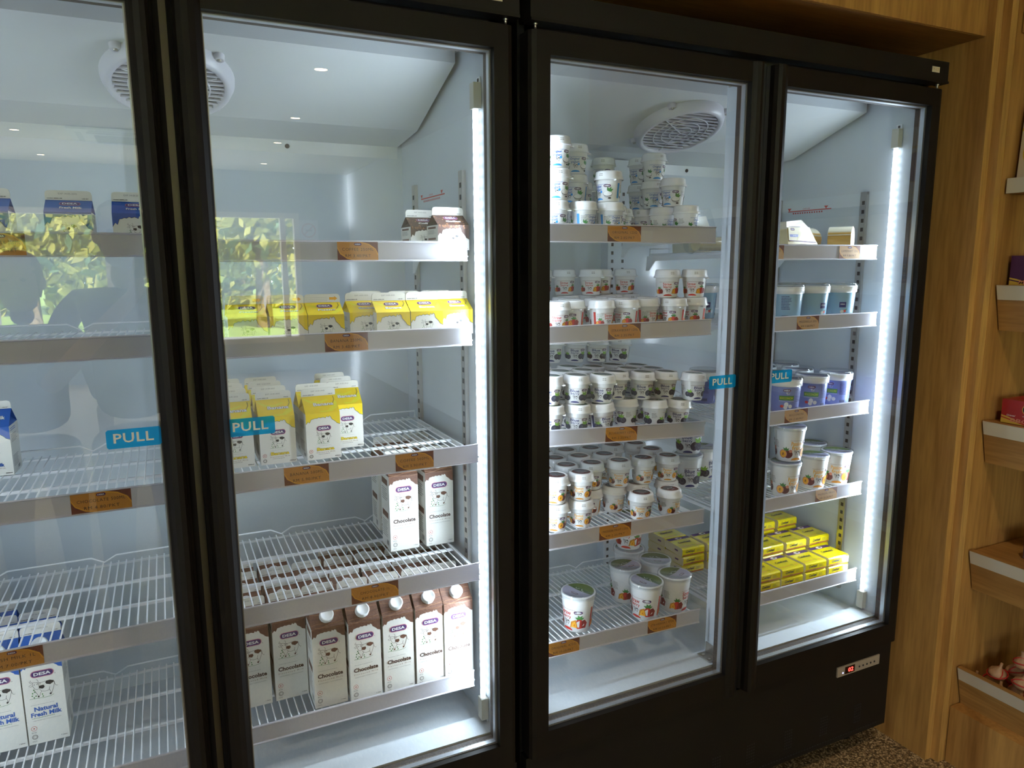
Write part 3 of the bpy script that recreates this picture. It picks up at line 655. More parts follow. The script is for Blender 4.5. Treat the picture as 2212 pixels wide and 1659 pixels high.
for i, (x, y, r, h, k) in enumerate(((-7.2, -21, 2.6, 7, 0), (-2.9, -19.2, 1.8, 5, 1), (.8, -23.6, 2.6, 6.5, 2), (2.3, -18.6, 1.7, 4.6, 1), (7.4, -22, 2.8, 7, 0), (-14, -23, 3.0, 8, 2), (14, -24, 3.0, 8, 0), (-.4, -17.8, .7, 2.6, 0))):
    tree(x, y, r, h, k, ['mid green tree across the road, left of the window view', 'yellow green tree across the road seen through the left window', 'tall dark green tree across the road, middle of the view', 'small yellow green tree across the road through the right window',
                         'mid green tree across the road at the right', 'tall dark tree at the far left across the road', 'tall mid green tree at the far right across the road', 'low bushy tree nearest the road'][i])

# ================================================================== FRIDGES
BX = 1.26      # distance between the two cabinets
def wrap_obj(f): return f
RAILZ = {'AL': (1.545, 1.370, 1.099, .836, .557), 'AR': (1.536, 1.359, 1.108, .838, .560), 'BL': (1.576, 1.351, 1.100, .860, .583), 'BR': (1.536, 1.348, 1.092, .845, .573)}
RAILY = {'AL': (.105, .100, .100, .100, .112), 'AR': (.120, .102, .076, .078, .118), 'BL': (.096, .100, .110, .100, .102), 'BR': (.119, .104, .108, .112, .108)}
TILT = {('BL', 2): math.atan((1.089 - 1.112) / .46), ('BL', 3): math.atan((.855 - .863) / .46), ('BL', 4): math.atan((.578 - .590) / .46)}
BAYX = {'AL': (-.595, -.093), 'AR': (.006, .515), 'BL': (.662, 1.160), 'BR': (1.262, 1.765)}
def sz(bay, k, x=None):
    z = RAILZ[bay][k] - .018
    if x is not None and (bay, k) in TILT: z += math.tan(TILT[(bay, k)]) * (x - (.70 + 1.16) / 2)
    return z

def make_fridge(ox, lab):
    """two-door upright display fridge; inner coordinates as for the right-hand cabinet minus ox"""
    t = empty('display_fridge', (ox + 1.22, 0, 0), label=lab, cat='fridge', group='black two-door display fridges')
    X = lambda x: x - 1.22
    # outer shell
    b = MB()
    b.box((X(.602), .052, .085), (X(.638), .72, 2.0), BLACK2); b.box((X(1.802), .052, .085), (X(1.838), .72, 2.0), BLACK2)
    b.box((X(.602), .052, 1.965), (X(1.838), .72, 2.0), BLACK2); b.box((X(.602), .655, .085), (X(1.838), .72, 2.0), BLACK2); b.box((X(.638), .052, .085), (X(1.802), .655, .40), BLACK2)
    b.build('cabinet_shell', t)
    b = MB(); b.box((X(.606), .0, 1.958), (X(1.842), .052, 2.006), BLACK2); b.box((X(.606), -.003, 1.952), (X(1.842), .03, 1.9575), BLACK)
    b.build('header_panel', t)
    b = MB(); b.box((X(.604), .024, .085), (X(1.840), .052, .362), BLACK2); dk = SLOT
    for cx in (.78, .90, 1.02, 1.16, 1.28, 1.42, 1.56, 1.70):
        for i in range(4):
            for j in range(7):
                x, z = X(cx + i * .008), .125 + j * .009; b.box((x, .0232, z), (x + .004, .0242, z + .004), dk)
    for i in range(110): x = X(.64 + i * .0106); b.box((x, .0232, .098), (x + .006, .0242, .1015), dk)
    b.build('base_panel', t)
    for x in (.66, 1.78):
        for y in (.12, .62): b = MB(); b.lathe([(.02, .0), (.02, .02), (.012, .022), (.012, .086)], BLACK, 14, (X(x), y, 0)); b.build('levelling_foot', t)
    # liner
    b = MB(); li = LINER
    b.box((X(.638), .052, .395), (X(.640), .645, 1.962), LINERS); b.box((X(1.800), .052, .395), (X(1.802), .645, 1.962), LINERS)
    b.box((X(.640), .640, .40), (X(1.800), .655, 1.962), li)
    b.box((X(.640), .052, .40), (X(1.800), .642, .424), LINERS); b.box((X(.640), .052, .424), (X(1.800), .118, .438), LINERS)
    b.box((X(.640), .052, 1.940), (X(1.800), .642, 1.962), li)
    # face frame rim seen through the door edges
    b.box((X(.618), .049, .40), (X(.640), .053, 1.962), GASKET); b.box((X(1.800), .049, .40), (X(1.822), .053, 1.962), GASKET)
    b.box((X(.618), .049, 1.94), (X(1.822), .053, 1.966), GASKET); b.box((X(.618), .049, .385), (X(1.822), .053, .424), GASKET)
    b.build('inner_liner', t)
    # air duct with its two fans' cover
    b = MB()
    b.prism([(.20, 1.9405), (.20, 1.912), (.465, 1.815), (.634, 1.800), (.640, 1.770), (.640, 1.9405)], 'x', X(.655), X(1.787), DUCTM)
    b.build('air_duct', t)
    for xx in (.82, 1.50): b = MB(); b.lathe([(.006, 0), (.005, .003), (0, .004)], SLOT, 14); o = b.build('duct_screw', t); o.rotation_euler = (PI / 2, 0, 0); o.location = (X(xx + .0), .637, 1.786)
    ang = -math.atan2(1.912 - 1.815, .265)
    fe = empty('fan_guard'); fe.parent = t
    fe.location = (X(1.232), .342, 1.912 - (.342 - .20) * .366); fe.rotation_euler = (ang + PI, 0, 0)
    b = MB(); R = .119
    b.lathe([(R + .004, 0), (R + .003, .010), (R - .004, .024), (R - .010, .027), (R - .016, .025), (R - .018, .016)], FANM, 48, cap0=False, cap1=False)
    for k in range(14):
        y = -.091 + k * .0140; hw = math.sqrt(max(0, (R - .014) ** 2 - y * y)); b.box((-hw, y - .0016, .019), (hw, y + .0016, .0225), FANM)
    for rr_ in (.030, .052, .074): b.tube([(rr_ * math.cos(q * PI / 16), rr_ * math.sin(q * PI / 16), .0235) for q in range(32)], .0017, FANM, 5, True)
    for q in range(3): a_ = .5 + q * 2 * PI / 3; b.tube([(0, 0, .0235), (.096 * math.cos(a_), .096 * math.sin(a_), .0235)], .0015, FANM, 5)
    for q in range(4): a_ = PI / 4 + q * PI / 2; b.lathe([(.011, 0), (.010, .010), (.008, .011)], FANM, 14, ((R + .006) * math.cos(a_), (R + .006) * math.sin(a_), 0))
    g = b.build('grille', fe)
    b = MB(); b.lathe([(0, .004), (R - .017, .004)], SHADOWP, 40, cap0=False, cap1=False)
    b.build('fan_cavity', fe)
    for q in range(4):
        a_ = PI / 4 + q * PI / 2; b = MB(); b.lathe([(.0045, .010), (.0042, .0125), (.002, .014), (0, .014)], STEEL, 12, ((R + .006) * math.cos(a_), (R + .006) * math.sin(a_), 0)); b.build('screw', fe)
    # middle posts
    b = MB(); b.box((X(1.196), .056, .424), (X(1.246), .112, 1.94), li); b.box((X(1.190), .0535, .424), (X(1.252), .0562, 1.94), mat('post_front_strip', (.24, .20, .16), .35, .3))
    b.build('centre_post', t)
    for z, s_ in ((1.935, -1), (.441, 1)):
        b = MB(); b.box((X(1.165), .060, z), (X(1.196), .106, z + .003 * s_), STEEL) if s_ > 0 else b.box((X(1.165), .060, z - .003), (X(1.196), .106, z), STEEL)
        b.box((X(1.193), .060, min(z, z + .03 * s_)), (X(1.196), .106, max(z, z + .03 * s_)), STEEL)
        for y in (.070, .095): b.lathe([(.004, 0), (.003, .002), (0, .002)], STEEL, 10, (X(1.176), y, z + (.003 if s_ > 0 else -.006)))
        b.build('post_bracket', t)
    b = MB(); b.box((X(1.178), .600, .424), (X(1.248), .640, 1.80), li)
    for xx in (1.190, 1.228):
        for j in range(48):
            z = .50 + j * .0254; b.box((X(xx), .5994, z), (X(xx + .008), .6005, z + .010), SLOT)
    b.build('rear_post', t)
    # slotted standards on the side walls
    for sx in (0, 1):
        for yy in (.193, .522):
            xw = X(1.800) if sx else X(.640); s_ = -1 if sx else 1; b = MB()
            x0, x1 = sorted((xw, xw + s_ * .009)); b.box((x0, yy - .011, .47), (x1, yy + .011, 1.69), STEEL)
            for j in range(47):
                z = .485 + j * .0254; xa, xb = sorted((xw + s_ * .0086, xw + s_ * .0096)); b.box((xa, yy - .0055, z), (xb, yy + .0035, z + .011), SLOT)
            b.build('shelf_standard', t)
    # LED tubes
    for sx in (0, 1):
        xw = X(1.799) if sx else X(.641); s_ = -1 if sx else 1
        tb = empty('led_light'); tb.parent = t; tb.location = (xw, .098, 0)
        b = MB(); pts = [(0 + .0095 * s_ + .0060 * math.cos(q * PI / 6), .0062 * math.sin(q * PI / 6)) for q in range(12)]
        b.prism(pts, 'z', .497, 1.800, LED, True); b.build('tube', tb)
        ad = bpy.data.lights.new('led', 'AREA'); ad.shape = 'RECTANGLE'; ad.size = 1.29; ad.size_y = .012; ad.energy = LED_POWER * (1 if sx else .45); ad.color = (.74, .88, 1.0)
        ao = bpy.data.objects.new('led_output', ad); COL.objects.link(ao); ao.parent = tb; ao.location = (.0195 * s_, 0, 1.148)
        ao.rotation_euler = (0, -PI / 2 if s_ > 0 else PI / 2, 0)
        for za, zb in ((.445, .497), (1.800, 1.850)):
            b = MB(); q0, q1 = sorted((.001 * s_, .0175 * s_)); b.box((q0, -.0105, za), (q1, .0105, zb), mat('led_end_cap', (.62, .60, .52), .5))
            zs = (za - .010, za) if za < 1 else (zb, zb + .012); b.box((min(.001 * s_, .003 * s_), -.0085, zs[0]), (max(.001 * s_, .003 * s_), .0085, zs[1]), WIRE)
            zz = (zs[0] + zs[1]) / 2; xx0, xx1 = sorted((.003 * s_, .0042 * s_)); b.box((xx0, -.003, zz - .003), (xx1, .003, zz + .003), SLOT); b.build('end_cap', tb)
    # red load line on the right wall
    a = Art(); a.stroke([(-.12, 0), (.03, 0)], .0028, 'red', 1); a.stroke([(.03, 0), (.052, 0)], .0028, 'red', 1)
    for u in (-.115, .032): a.poly([(u - .008, .010), (u + .008, .010), (u, .001)], 'red', 1)
    for i in range(13): a.rect(-.10 + i * .0095, -.009, -.10 + i * .0095 + .0045, -.0045, 'red', 1)
    a.text('LOAD LINE', -.045, .006, .028, .004, 'red', 2)
    b = MB(); a.to(b, lambda u, v, l: (X(1.800) - .0002 - l * EPS, .365 - u, 1.652 + v)); b.build('load_line_mark', t)
    # hinge pins
    for x in (.622, 1.818): b = MB(); b.lathe([(.0035, .0), (.006, .001), (.006, .003), (.0028, .007), (.0028, .014), (.0055, .016), (.002, .019), (.002, .024)][::1], STEEL, 12, (X(x), .012, 1.934)); b.build('hinge_pin', t)
    # doors
    for left in (True, False):
        d = empty('glass_door'); d.parent = t
        o0, o1 = (.6494, 1.1690) if left else (1.2762, 1.7879)
        e0, e1 = (.605, 1.2165) if left else (1.2235, 1.830)
        z0, z1, zb, zt = .373, 1.937, .434, 1.8936
        b = MB(); m = BLACK
        hy = (.0, .046)
        def sect(side):   # hinge-side stile
            return [(0, 0), (-.030, 0), (-.040, .003), (-.0446, .010), (-.0446, hy[1]), (0, hy[1])] if side < 0 else [(0, 0), (.030, 0), (.038, .003), (.0422, .010), (.0422, hy[1]), (0, hy[1])]
        if left:
            b.prism([(X(o0) + p, q) for p, q in sect(-1)][::-1], 'z', z0, z1, m)
            b.prism([(X(o1) + p, q) for p, q in ((0, .0), (.004, -.002), (.010, -.006), (.019, -.0085), (.027, -.0065), (.031, .0), (.032, .010), (.036, .014), (.0455, .006), (.0457, hy[1]), (0, hy[1]))], 'z', z0, z1, m)
        else:
            b.prism([(X(o0) + p, q) for p, q in ((0, .0), (-.003, -.002), (-.010, -.008), (-.020, -.013), (-.030, -.0135), (-.038, -.009), (-.042, .0), (-.043, .012), (-.049, .018), (-.0495, hy[1]), (0, hy[1]))][::-1], 'z', z0, z1, m)
            b.prism([(X(o1) + p, q) for p, q in sect(1)], 'z', z0, z1, m)
        for za, zc in ((z0, zb), (zt, z1)):
            b.box((X(o0) - .0005, .0, za), (X(o1) + .0005, hy[1], zc), m)
        # mitre lines
        b.build('frame', d)
        b = MB(); f = .010; ya, yb = .0165, .0285
        for q in ((X(o0), zb, X(o0) + f, zt), (X(o1) - .0045, zb, X(o1), zt), (X(o0), zb, X(o1), zb + .0035), (X(o0), zt - .0035, X(o1), zt)):
            b.box((q[0] if q[0] != X(o0) else X(o0), ya, q[1]), (q[2] if q[2] != X(o0) + f else X(o0) + .0035, yb, q[3]), SPACER)
        b.build('glazing_spacer', d)
        b = MB()
        for q in ((X(o0) - .003, zb, X(o0) + .003, zt), (X(o1) - .003, zb, X(o1) + .003, zt), (X(o0), zb - .003, X(o1), zb + .0025), (X(o0), zt - .0025, X(o1), zt + .003)):
            b.box((q[0], .034, q[1]), (q[2], .0455, q[3]), GASKET)
        b.build('inner_trim', d)
        b = MB(); RV = mat('taupe_reveal_lining', (.17, .145, .125), .4, 0, .4); q = .0022
        b.box((X(o0), .0145, zb), (X(o1), .0458, zb + q), RV); b.box((X(o0), .0145, zt - q), (X(o1), .0458, zt), RV)
        b.box((X(o0), .0145, zb + q), (X(o0) + q, .0458, zt - q), RV); b.box((X(o1) - q, .0145, zb + q), (X(o1), .0458, zt - q), RV)
        for k_ in range(58): xx = X(o0) + .006 + k_ * (o1 - o0 - .012) / 57; b.box((xx, .0150, zb + q), (xx + .0012, .0455, zb + q + .0004), GASKET)
        b.build('reveal_lining', d)
        b = MB(); b.box((X(o0) - .001, .0100, zb - .001), (X(o1) + .001, .0140, zt + .001), GLASS); b.build('glass_pane', d)
        # PULL sticker on the inside face near the handle
        if left: xa, xb = 1.0815, 1.1705
        else: xa, xb = 1.265, 1.3465
        stk = Art(); wS = .082; hS = .032
        tl = film_mat()
        p2 = [(wS / 2 - .003, -hS / 2), (wS / 2, -hS / 2 + .003), (wS / 2, hS / 2 - .003), (wS / 2 - .003, hS / 2), (-wS / 2 + .003, hS / 2), (-wS / 2, hS / 2 - .003), (-wS / 2, -hS / 2 + .003), (-wS / 2 + .003, -hS / 2)]
        stk.poly(p2, tl, 1); stk.text('PULL', -.0005, .001, .060, .0165, 'white', 3, bold=.02, spacing=1.08)
        b = MB(); cx = (1.1270 if left else 1.3120)
        stk.to(b, lambda u, v, l: (X(cx) + u, .0098 - l * EPS, 1.2065 + v)); b.build('pull_sticker', d)
    return t
frA = make_fridge(-BX, 'black two-door display fridge on the left, holding milk cartons')
frB = make_fridge(0, 'black two-door display fridge on the right, holding yogurt and cheese')
frA['group'] = frB['group'] = ''
for f_ in (frA, frB): del f_['group']
# stickers and temperature display
b = MB(); b.box((-.0145, -.001, -.007), (.0145, 0, .007), mat('sticker_cream', (.75, .66, .52), .5)); a = Art(); a.text('Y-17', 0, 0, .022, .007, 'tagor', 2); a.to(b, lambda u, v, l: (u, -.001 - l * EPS, v))
o = b.build('number_sticker', frB); o.location = (1.790 - 1.22, 0, 1.983); o['label'] = 'small cream sticker reading Y-17'
b = MB(); b.box((-.10, -.001, -.012), (.016, 0, .012), mat('sticker_cream', (.75, .66, .52), .5)); o = b.build('paper_sticker', frA); o.location = (.530 - (-.04), 0, 1.988); o['label'] = 'cream paper sticker'
tp = empty('control_panel'); tp.parent = frB; tp.location = (1.612 - 1.22, .024, .298)
b = MB(); b.box((0, -.004, 0), (.176, 0, .030), mat('beige_panel', (.42, .35, .28), .4)); b.build('panel_plate', tp)
b = MB(); b.box((.030, -.0048, .004), (.070, -.004, .026), mat('display_window', (.03, .004, .004), .2)); b.build('display_window', tp)
b = MB(); a = Art(); a.text('02', .0, .0, .021, .013, mat('red_led_digits', (1, .05, .03), .5, emit=(1, .04, .03), estr=5), 2, bold=.01)
a.to(b, lambda u, v, l: (.053 + u, -.0049 - l * EPS, .015 + v)); a = Art(); a.ell(.022, .010, .0022, .0022, mat('blue_indicator', (.3, .3, 1), .5, emit=(.3, .35, 1), estr=6), 2, 8); a.to(b, lambda u, v, l: (u, -.0042 - l * EPS, v)); b.build('digits', tp)
for i in range(5):
    b = MB(); b.lathe([(.003, 0), (.003, .001), (0, .001)], SLOT, 10); o = b.build('button', tp); o.rotation_euler = (PI / 2, 0, 0); o.location = (.090 + i * .016, -.004, .013)

# ------------------------------------------------------------------ shelves
def shelf_parts(Wd, D, nw=32):
    g = MB(); r = .0016
    for i in range(nw):
        x = .006 + (Wd - .012) * i / (nw - 1)
        g.tube([(x, .004, .0135), (x, .010, .0150), (x, D - .008, .0150), (x, D, .0150)], r, WIRE, 5)
    for y, rr in ((.012, .0028), (D * .36, .0034), (D * .68, .0034), (D - .004, .0026)):
        g.box((.0, y - rr, .0105 - rr), (Wd, y + rr, .0105 + rr * .6), WIRE)
    for x in (.0015, Wd - .0015): g.tube([(x, .004, .011), (x, D, .011)], .0030, WIRE, 6)
    for x in (Wd + .004,): g.tube([(x * 1, .003, .004), (x, .03, .004), (x, .03, .012), (x, .012, .012)], .0016, WIRE, 5)
    return g
def guard_parts(Wd, D):
    g = MB(); z = .030; pts = []
    xs = [0, .17, .34, Wd]
    g.tube([(.003, D, .014), (.003, D + .001, z), (Wd * .24, D + .001, z), (Wd * .29, D + .001, .016), (Wd * .34, D + .001, z), (Wd * .66, D + .001, z), (Wd * .71, D + .001, .016), (Wd * .76, D + .001, z), (Wd - .003, D + .001, z), (Wd - .003, D, .014)], .0020, WIRE, 6)
    return g
def rail_parts(Wd):
    g = MB()
    # clear strip, slightly tilted back at the foot, with lipped top and bottom edges
    prof = [(.0, -.022), (-.0035, -.0225), (-.0045, -.0205), (-.0015, -.019), (-.0015, .015), (-.0045, .0165), (-.0035, .0185), (.0, .018), (.0005, .018), (.0005, -.022)]
    g.prism([(y, z) for y, z in prof][::-1], 'x', 0, Wd, RAIL)
    return g
names_bay = {'AL': 'behind the first door', 'AR': 'behind the second door', 'BL': 'behind the third door', 'BR': 'behind the fourth door'}
lev = ['top', 'second', 'third', 'fourth', 'bottom']
SH = {}
for bay in ('AL', 'AR', 'BL', 'BR'):
    x0, x1 = BAYX[bay]; Wd = x1 - x0
    for k in range(5):
        y0 = RAILY[bay][k]; D = .500 - y0
        t = empty('wire_shelf', (x0, y0 + .002, RAILZ[bay][k] - .018 - .0166), label='%s white wire shelf %s' % (lev[k], names_bay[bay]), cat='shelf', group='white wire shelves')
        if (bay, k) in TILT:
            t.rotation_euler = (0, -TILT[(bay, k)], 0); t.location.z = sz(bay, k, x0) - .0166
        shelf_parts(Wd, D).build('wire_grid', t); guard_parts(Wd, D).build('back_guard', t)
        g = rail_parts(Wd + .004 if bay != 'AR' else Wd + .002).build('price_rail', t); g.location = (-.002, -.002, .0166)
        # support arms hooked in the standards
        for s_ in (0, 1):
            m_ = MB(); xx = Wd + .004 if s_ else -.008
            m_.prism([(.04, .008), (D, .008), (D + .005, -.035), (D - .01, -.035), (D - .04, -.006), (.04, -.000)], 'x', xx, xx + .003, WIRE); m_.build('support_arm', t)
        SH[(bay, k)] = t

# ------------------------------------------------------------------ price tags
def price_tag(bay, k, xa, xb, l1, l2, printed=False):
    W_ = xb - xa; Ht = .0365; xc = (xa + xb) / 2
    z = sz(bay, k, xc) + .018 - .0205
    b = MB(); bm = mat('orange_tag_card', (.56, .24, .035), .4, coat=.3) if not printed else mat('tan_tag_card', (.62, .40, .22), .4, coat=.3)
    b.box((-W_ / 2, -.0006, -Ht / 2), (W_ / 2, 0, Ht / 2), bm)
    a = Art(); dk = 'tagdk'
    a.poly([(-W_ / 2, -Ht / 2), (-W_ / 2 + W_ * .42, -Ht / 2), (-W_ / 2 + W_ * .22, -Ht / 2 + Ht * .10), (-W_ / 2 + W_ * .06, -Ht / 2 + Ht * .35), (-W_ / 2, -Ht / 2 + Ht * .62)], dk, 1)
    a.poly([(W_ / 2, Ht / 2), (W_ / 2 - W_ * .42, Ht / 2), (W_ / 2 - W_ * .22, Ht / 2 - Ht * .10), (W_ / 2 - W_ * .06, Ht / 2 - Ht * .35), (W_ / 2, Ht / 2 - Ht * .62)], dk, 1)
    a.stroke([(-W_ / 2 + .0005, Ht * .2), (-W_ / 2 + W_ * .07, -Ht * .12), (-W_ / 2 + W_ * .24, -Ht * .38), (-W_ / 2 + W_ * .44, -Ht * .48)], .0009, 'amber', 2)
    a.stroke([(W_ / 2 - .0005, -Ht * .2), (W_ / 2 - W_ * .07, Ht * .12), (W_ / 2 - W_ * .24, Ht * .38), (W_ / 2 - W_ * .44, Ht * .48)], .0009, 'amber', 2)
    a.logo(0, Ht * .37, .015, 'dred', 2)
    rw = min(W_ * .80, .0052 * len(l1)); a.text(l1, 0, Ht * .10, rw, .0056, 'black', 3, bold=-.005, spacing=1.15)
    rw = min(W_ * .62, .0050 * len(l2)); a.text(l2, 0, -Ht * .24, rw, .0056, 'black', 3, bold=-.005, spacing=1.15)
    a.to(b, lambda u, v, l: (u, -.0006 - l * EPS, v))
    o = b.build('price_tag', None, (xc, RAILY[bay][k] - .0018, z))
    if (bay, k) in TILT: o.rotation_euler = (0, -TILT[(bay, k)], 0)
    side = ''
    tag(o, ('tan' if printed else 'orange') + ' price tag reading %s %s, %s shelf rail' % (l1, l2, lev[k]), 'price tag', 'price tags on the shelf rails')
for args in (('AR', 0, .242, .323, 'COFFEE 250ML', 'RM 3.40/PKT'), ('AR', 1, .206, .291, 'BANANA 250ML', 'RM 3.40/PKT'), ('AR', 2, .112, .197, 'BANANA 500ML', 'RM 5.90/PKT'), ('AR', 2, .332, .414, 'COFFEE 500ML', 'RM 5.90/PKT'),
             ('AR', 3, .231, .330, 'CHOCOLATE 1L', 'RM 8.90/PKT'), ('AL', 2, -.244, -.150, 'CHOCOLATE 500ML', 'RM 4.80/PKT'), ('AL', 3, -.400, -.309, 'FRESH MILK 1L', 'RM 7.00/PKT'), ('AL', 0, -.335, -.268, 'FRESH MILK 250ML', 'RM 3.00/PKT'),
             ('BL', 0, .849, .940, 'ORIGINAL 125G', 'RM 2.05/PKT'), ('BL', 1, .857, .948, 'STRAWBERRY 120G', 'RM 2.35/PKT'), ('BL', 2, .861, .952, 'BLUEBERRY 120G', 'RM 2.35/PKT'), ('BL', 3, .841, .933, 'PASSION FRUIT 120G', 'RM 2.35/PKT'),
             ('BL', 4, .994, 1.085, 'STRAWBERRY 475G', 'RM 10.20/PKT'), ('BL', 4, .699, .789, 'ORIGINAL 475G', 'RM 10.20/PKT'),
             ('BR', 0, 1.330, 1.412, 'MILD CHEESE', 'RM 12/PKT', True), ('BR', 0, 1.617, 1.698, 'CAMEMBERT 125G', 'RM 9.80/PKT', True), ('BR', 1, 1.458, 1.539, 'MOZZARELLA 200G', 'RM 9.80/PKT', True), ('BR', 2, 1.437, 1.523, 'BOCCONCINI', 'RM 12.80/PKT', True), ('BR', 3, 1.579, 1.665, 'PASSION FRUIT', 'RM 10.20/PKT', True)):
    price_tag(*args)

# ================================================================== PRODUCTS
PROTO = {}
def proto(key, fn):
    if key not in PROTO: PROTO[key] = [fn(), False]
    return PROTO[key]
def put(key, fn, x, y, z, rz, label, cat, group):
    if cat in ('yogurt cup', 'cheese tub'): rz -= math.atan2(x + .07, y + 1.33)     # fronts turned towards the left of the aisle
    p = proto(key, fn)
    if p[1]: o = copy_tree(p[0])
    else: o = p[0]; p[1] = True
    o.location = (x, y, z + .0007); o.rotation_euler = (0, 0, rz)
    tag(o, label, cat, group); return o
ORD = ['first', 'second', 'third', 'fourth', 'fifth', 'sixth', 'seventh', 'eighth', 'ninth', 'tenth', 'eleventh', 'twelfth']
def rows_of(pts, dy=.045):
    """group points (x, y, ...) in rows from the front, each sorted left to right"""
    ps = sorted(pts, key=lambda p: p[1]); rows = []
    for p in ps:
        if rows and p[1] - rows[-1][0][1] < dy: rows[-1].append(p)
        else: rows.append([p])
    return [sorted(r) for r in rows]
def rowname(i, n): return 'front row' if i == 0 else ('back row' if i == n - 1 else '%s row from the front' % ORD[i])
def relax(pts, dmin, fixed=()):
    pts = [list(p) for p in pts]
    for it in range(60):
        for i in range(len(pts)):
            for j in range(i + 1, len(pts)):
                dx, dy = pts[j][0] - pts[i][0], pts[j][1] - pts[i][1]; d = math.hypot(dx, dy) or 1e-6
                if d < dmin:
                    q = (dmin - d) / 2 / d * 1.02; pts[i][0] -= dx * q; pts[i][1] -= dy * q; pts[j][0] += dx * q; pts[j][1] += dy * q
    return pts
rnd = random.Random(21)
ROTS = {}
def cups(bay, k, layer, pts, kind, group, hstep=.0698, rots=None, below=None):
    """pts = lid centres on the shelf plane; one cup each"""
    rows = rows_of(pts); n = 0; L = ['lower layer', 'second layer', 'third layer'][layer]
    for i, r in enumerate(rows):
        for j, p in enumerate(r):
            x, y = p[0], p[1]; rz = p[2] if len(p) > 2 else rnd.uniform(-.35, .35)
            lab = 'small %s yogurt cup, %s, %s, %s' % (KW[kind], L, rowname(i, len(rows)).replace(' from the front', ''), (ORD[j] + ' from left') if len(r) > 1 else 'the only one')
            o = put('small_' + kind, lambda: make_small_cup(kind), x, y, sz(bay, k, x) + layer * hstep, rz, lab, 'yogurt cup', group)
            if (bay, k) in TILT: o.rotation_euler = (0, -TILT[(bay, k)], o.rotation_euler.z); o.location.z += .001
KW = {'blueberry': 'blueberry', 'strawberry': 'strawberry', 'passion': 'passion fruit', 'original': 'plain'}
A90 = PI / 2
# top shelf: plain yogurt
L0 = relax([(.742, .146, -.1), (.812, .142, -2.2), (.884, .140, -2.5), (1.112, .148, 1.2), (1.095, .222, 1.0), (1.100, .298, -1.0), (1.125, .372, 2), (.742, .222, .3), (.850, .215, -.4), (.958, .235, -2.9), (1.02, .30, .5),
            (.880, .30, .2), (.950, .37, .1), (1.03, .40, .3)], .0714)
L1 = [(.745, .147, 0), (.880, .141, -.9), (1.110, .200, 2.6), (1.105, .276, .15), (1.123, .362, -.35), (.842, .232, -.5), (.880, .30, .1), (1.03, .40, -.2)]
L2 = [(.800, .236, .3), (.870, .305, -.5), (.945, .375, 0), (1.010, .400, -.3), (1.085, .392, -.3)]
L1 += [(.800, .236 + .076, 0), (.945, .375, .2)]
L1 = relax(L1, .0714); 
cups('BL', 0, 0, L0, 'original', 'plain yogurt cups on the top shelf'); cups('BL', 0, 1, L1, 'original', 'plain yogurt cups on the top shelf')
L2b = [(.747, .150, .1)] + [(p[0], p[1], (.4, -.6, .1, -.2, -.35)[i % 5]) for i, p in enumerate([q for q in L1 if q[1] > .22][:5])]
cups('BL', 0, 2, [L2b[0]] + [p for p in L2b[1:] if p[1] > .22], 'original', 'plain yogurt cups on the top shelf')
# second shelf: strawberry
s0 = [(.751, .150, .1), (.818, .180, -.7), (.880, .160, -2.4), (.950, .160, -.75), (1.015, .168, -2.3), (1.076, .150, -.9), (1.142, .152, -.75), (.745, .245, 0), (.84, .25, .4), (.91, .235, -2), (.98, .245, 2), (1.06, .225, .3), (1.13, .24, .3),
      (.93, .41, 0), (1.0, .42, 0), (1.07, .41, 0), (1.13, .42, 0), (.87, .33, 0), (1.0, .33, 0), (.80, .40, 0)]
s1 = [(.86, .44, .15), (.933, .44, .1), (.995, .40, -.1), (1.052, .44, -.3), (1.127, .43, 0), (1.080, .168, .1), (1.143, .150, -.15)]
s0 = relax(s0, .0714); s1 = relax(s1, .0714)
cups('BL', 1, 0, s0, 'strawberry', 'strawberry yogurt cups on the second shelf'); cups('BL', 1, 1, s1, 'strawberry', 'strawberry yogurt cups on the second shelf')
# third shelf: blueberry
b0 = [(.731, .148, -.2), (.801, .146, -.1), (.874, .145, -2.6), (.968, .182, 1.9), (1.030, .230, .1), (1.036, .150, 1.6), (1.103, .150, .05), (1.092, .225, 0), (.731, .22, 0), (.80, .22, 0), (.87, .22, .3)]
b1 = [(.729, .150, -.1), (.799, .149, 0), (.872, .148, -.15), (1.015, .178, .1), (1.088, .166, .15), (1.117, .100, .6), (.948, .188, .4), (1.018, .252, 0), (1.090, .243, 0), (.797, .225, 0), (.868, .306, 0), (.940, .300, 0), (.726, .225, 0), (1.090, .316, 0), (1.02, .33, 0), (.78, .30, 0), (.87, .235, 0)]
b1 = [(x, max(y, .146), r) for x, y, r in b1]
b0 = relax(b0, .0714); b1 = relax(b1, .0714)
b2 = relax([(.862, .385, 0), (.936, .388, .1), (1.008, .390, .05), (1.082, .388, -.3), (.79, .38, .1)], .0714)
cups('BL', 2, 0, b0, 'blueberry', 'blueberry yogurt cups on the third shelf')
cups('BL', 2, 1, b1 + [(p[0], p[1]) for p in b2 if p[0] < .86], 'blueberry', 'blueberry yogurt cups on the third shelf')
cups('BL', 2, 1, [(p[0], p[1] + .0, 0) for p in b2 if p[0] > .86 and min(math.hypot(p[0] - q[0], p[1] - q[1]) for q in b1) > .07], 'blueberry', 'blueberry yogurt cups hidden under the third layer') if False else None
cups('BL', 2, 2, b2, 'blueberry', 'blueberry yogurt cups on the third shelf')
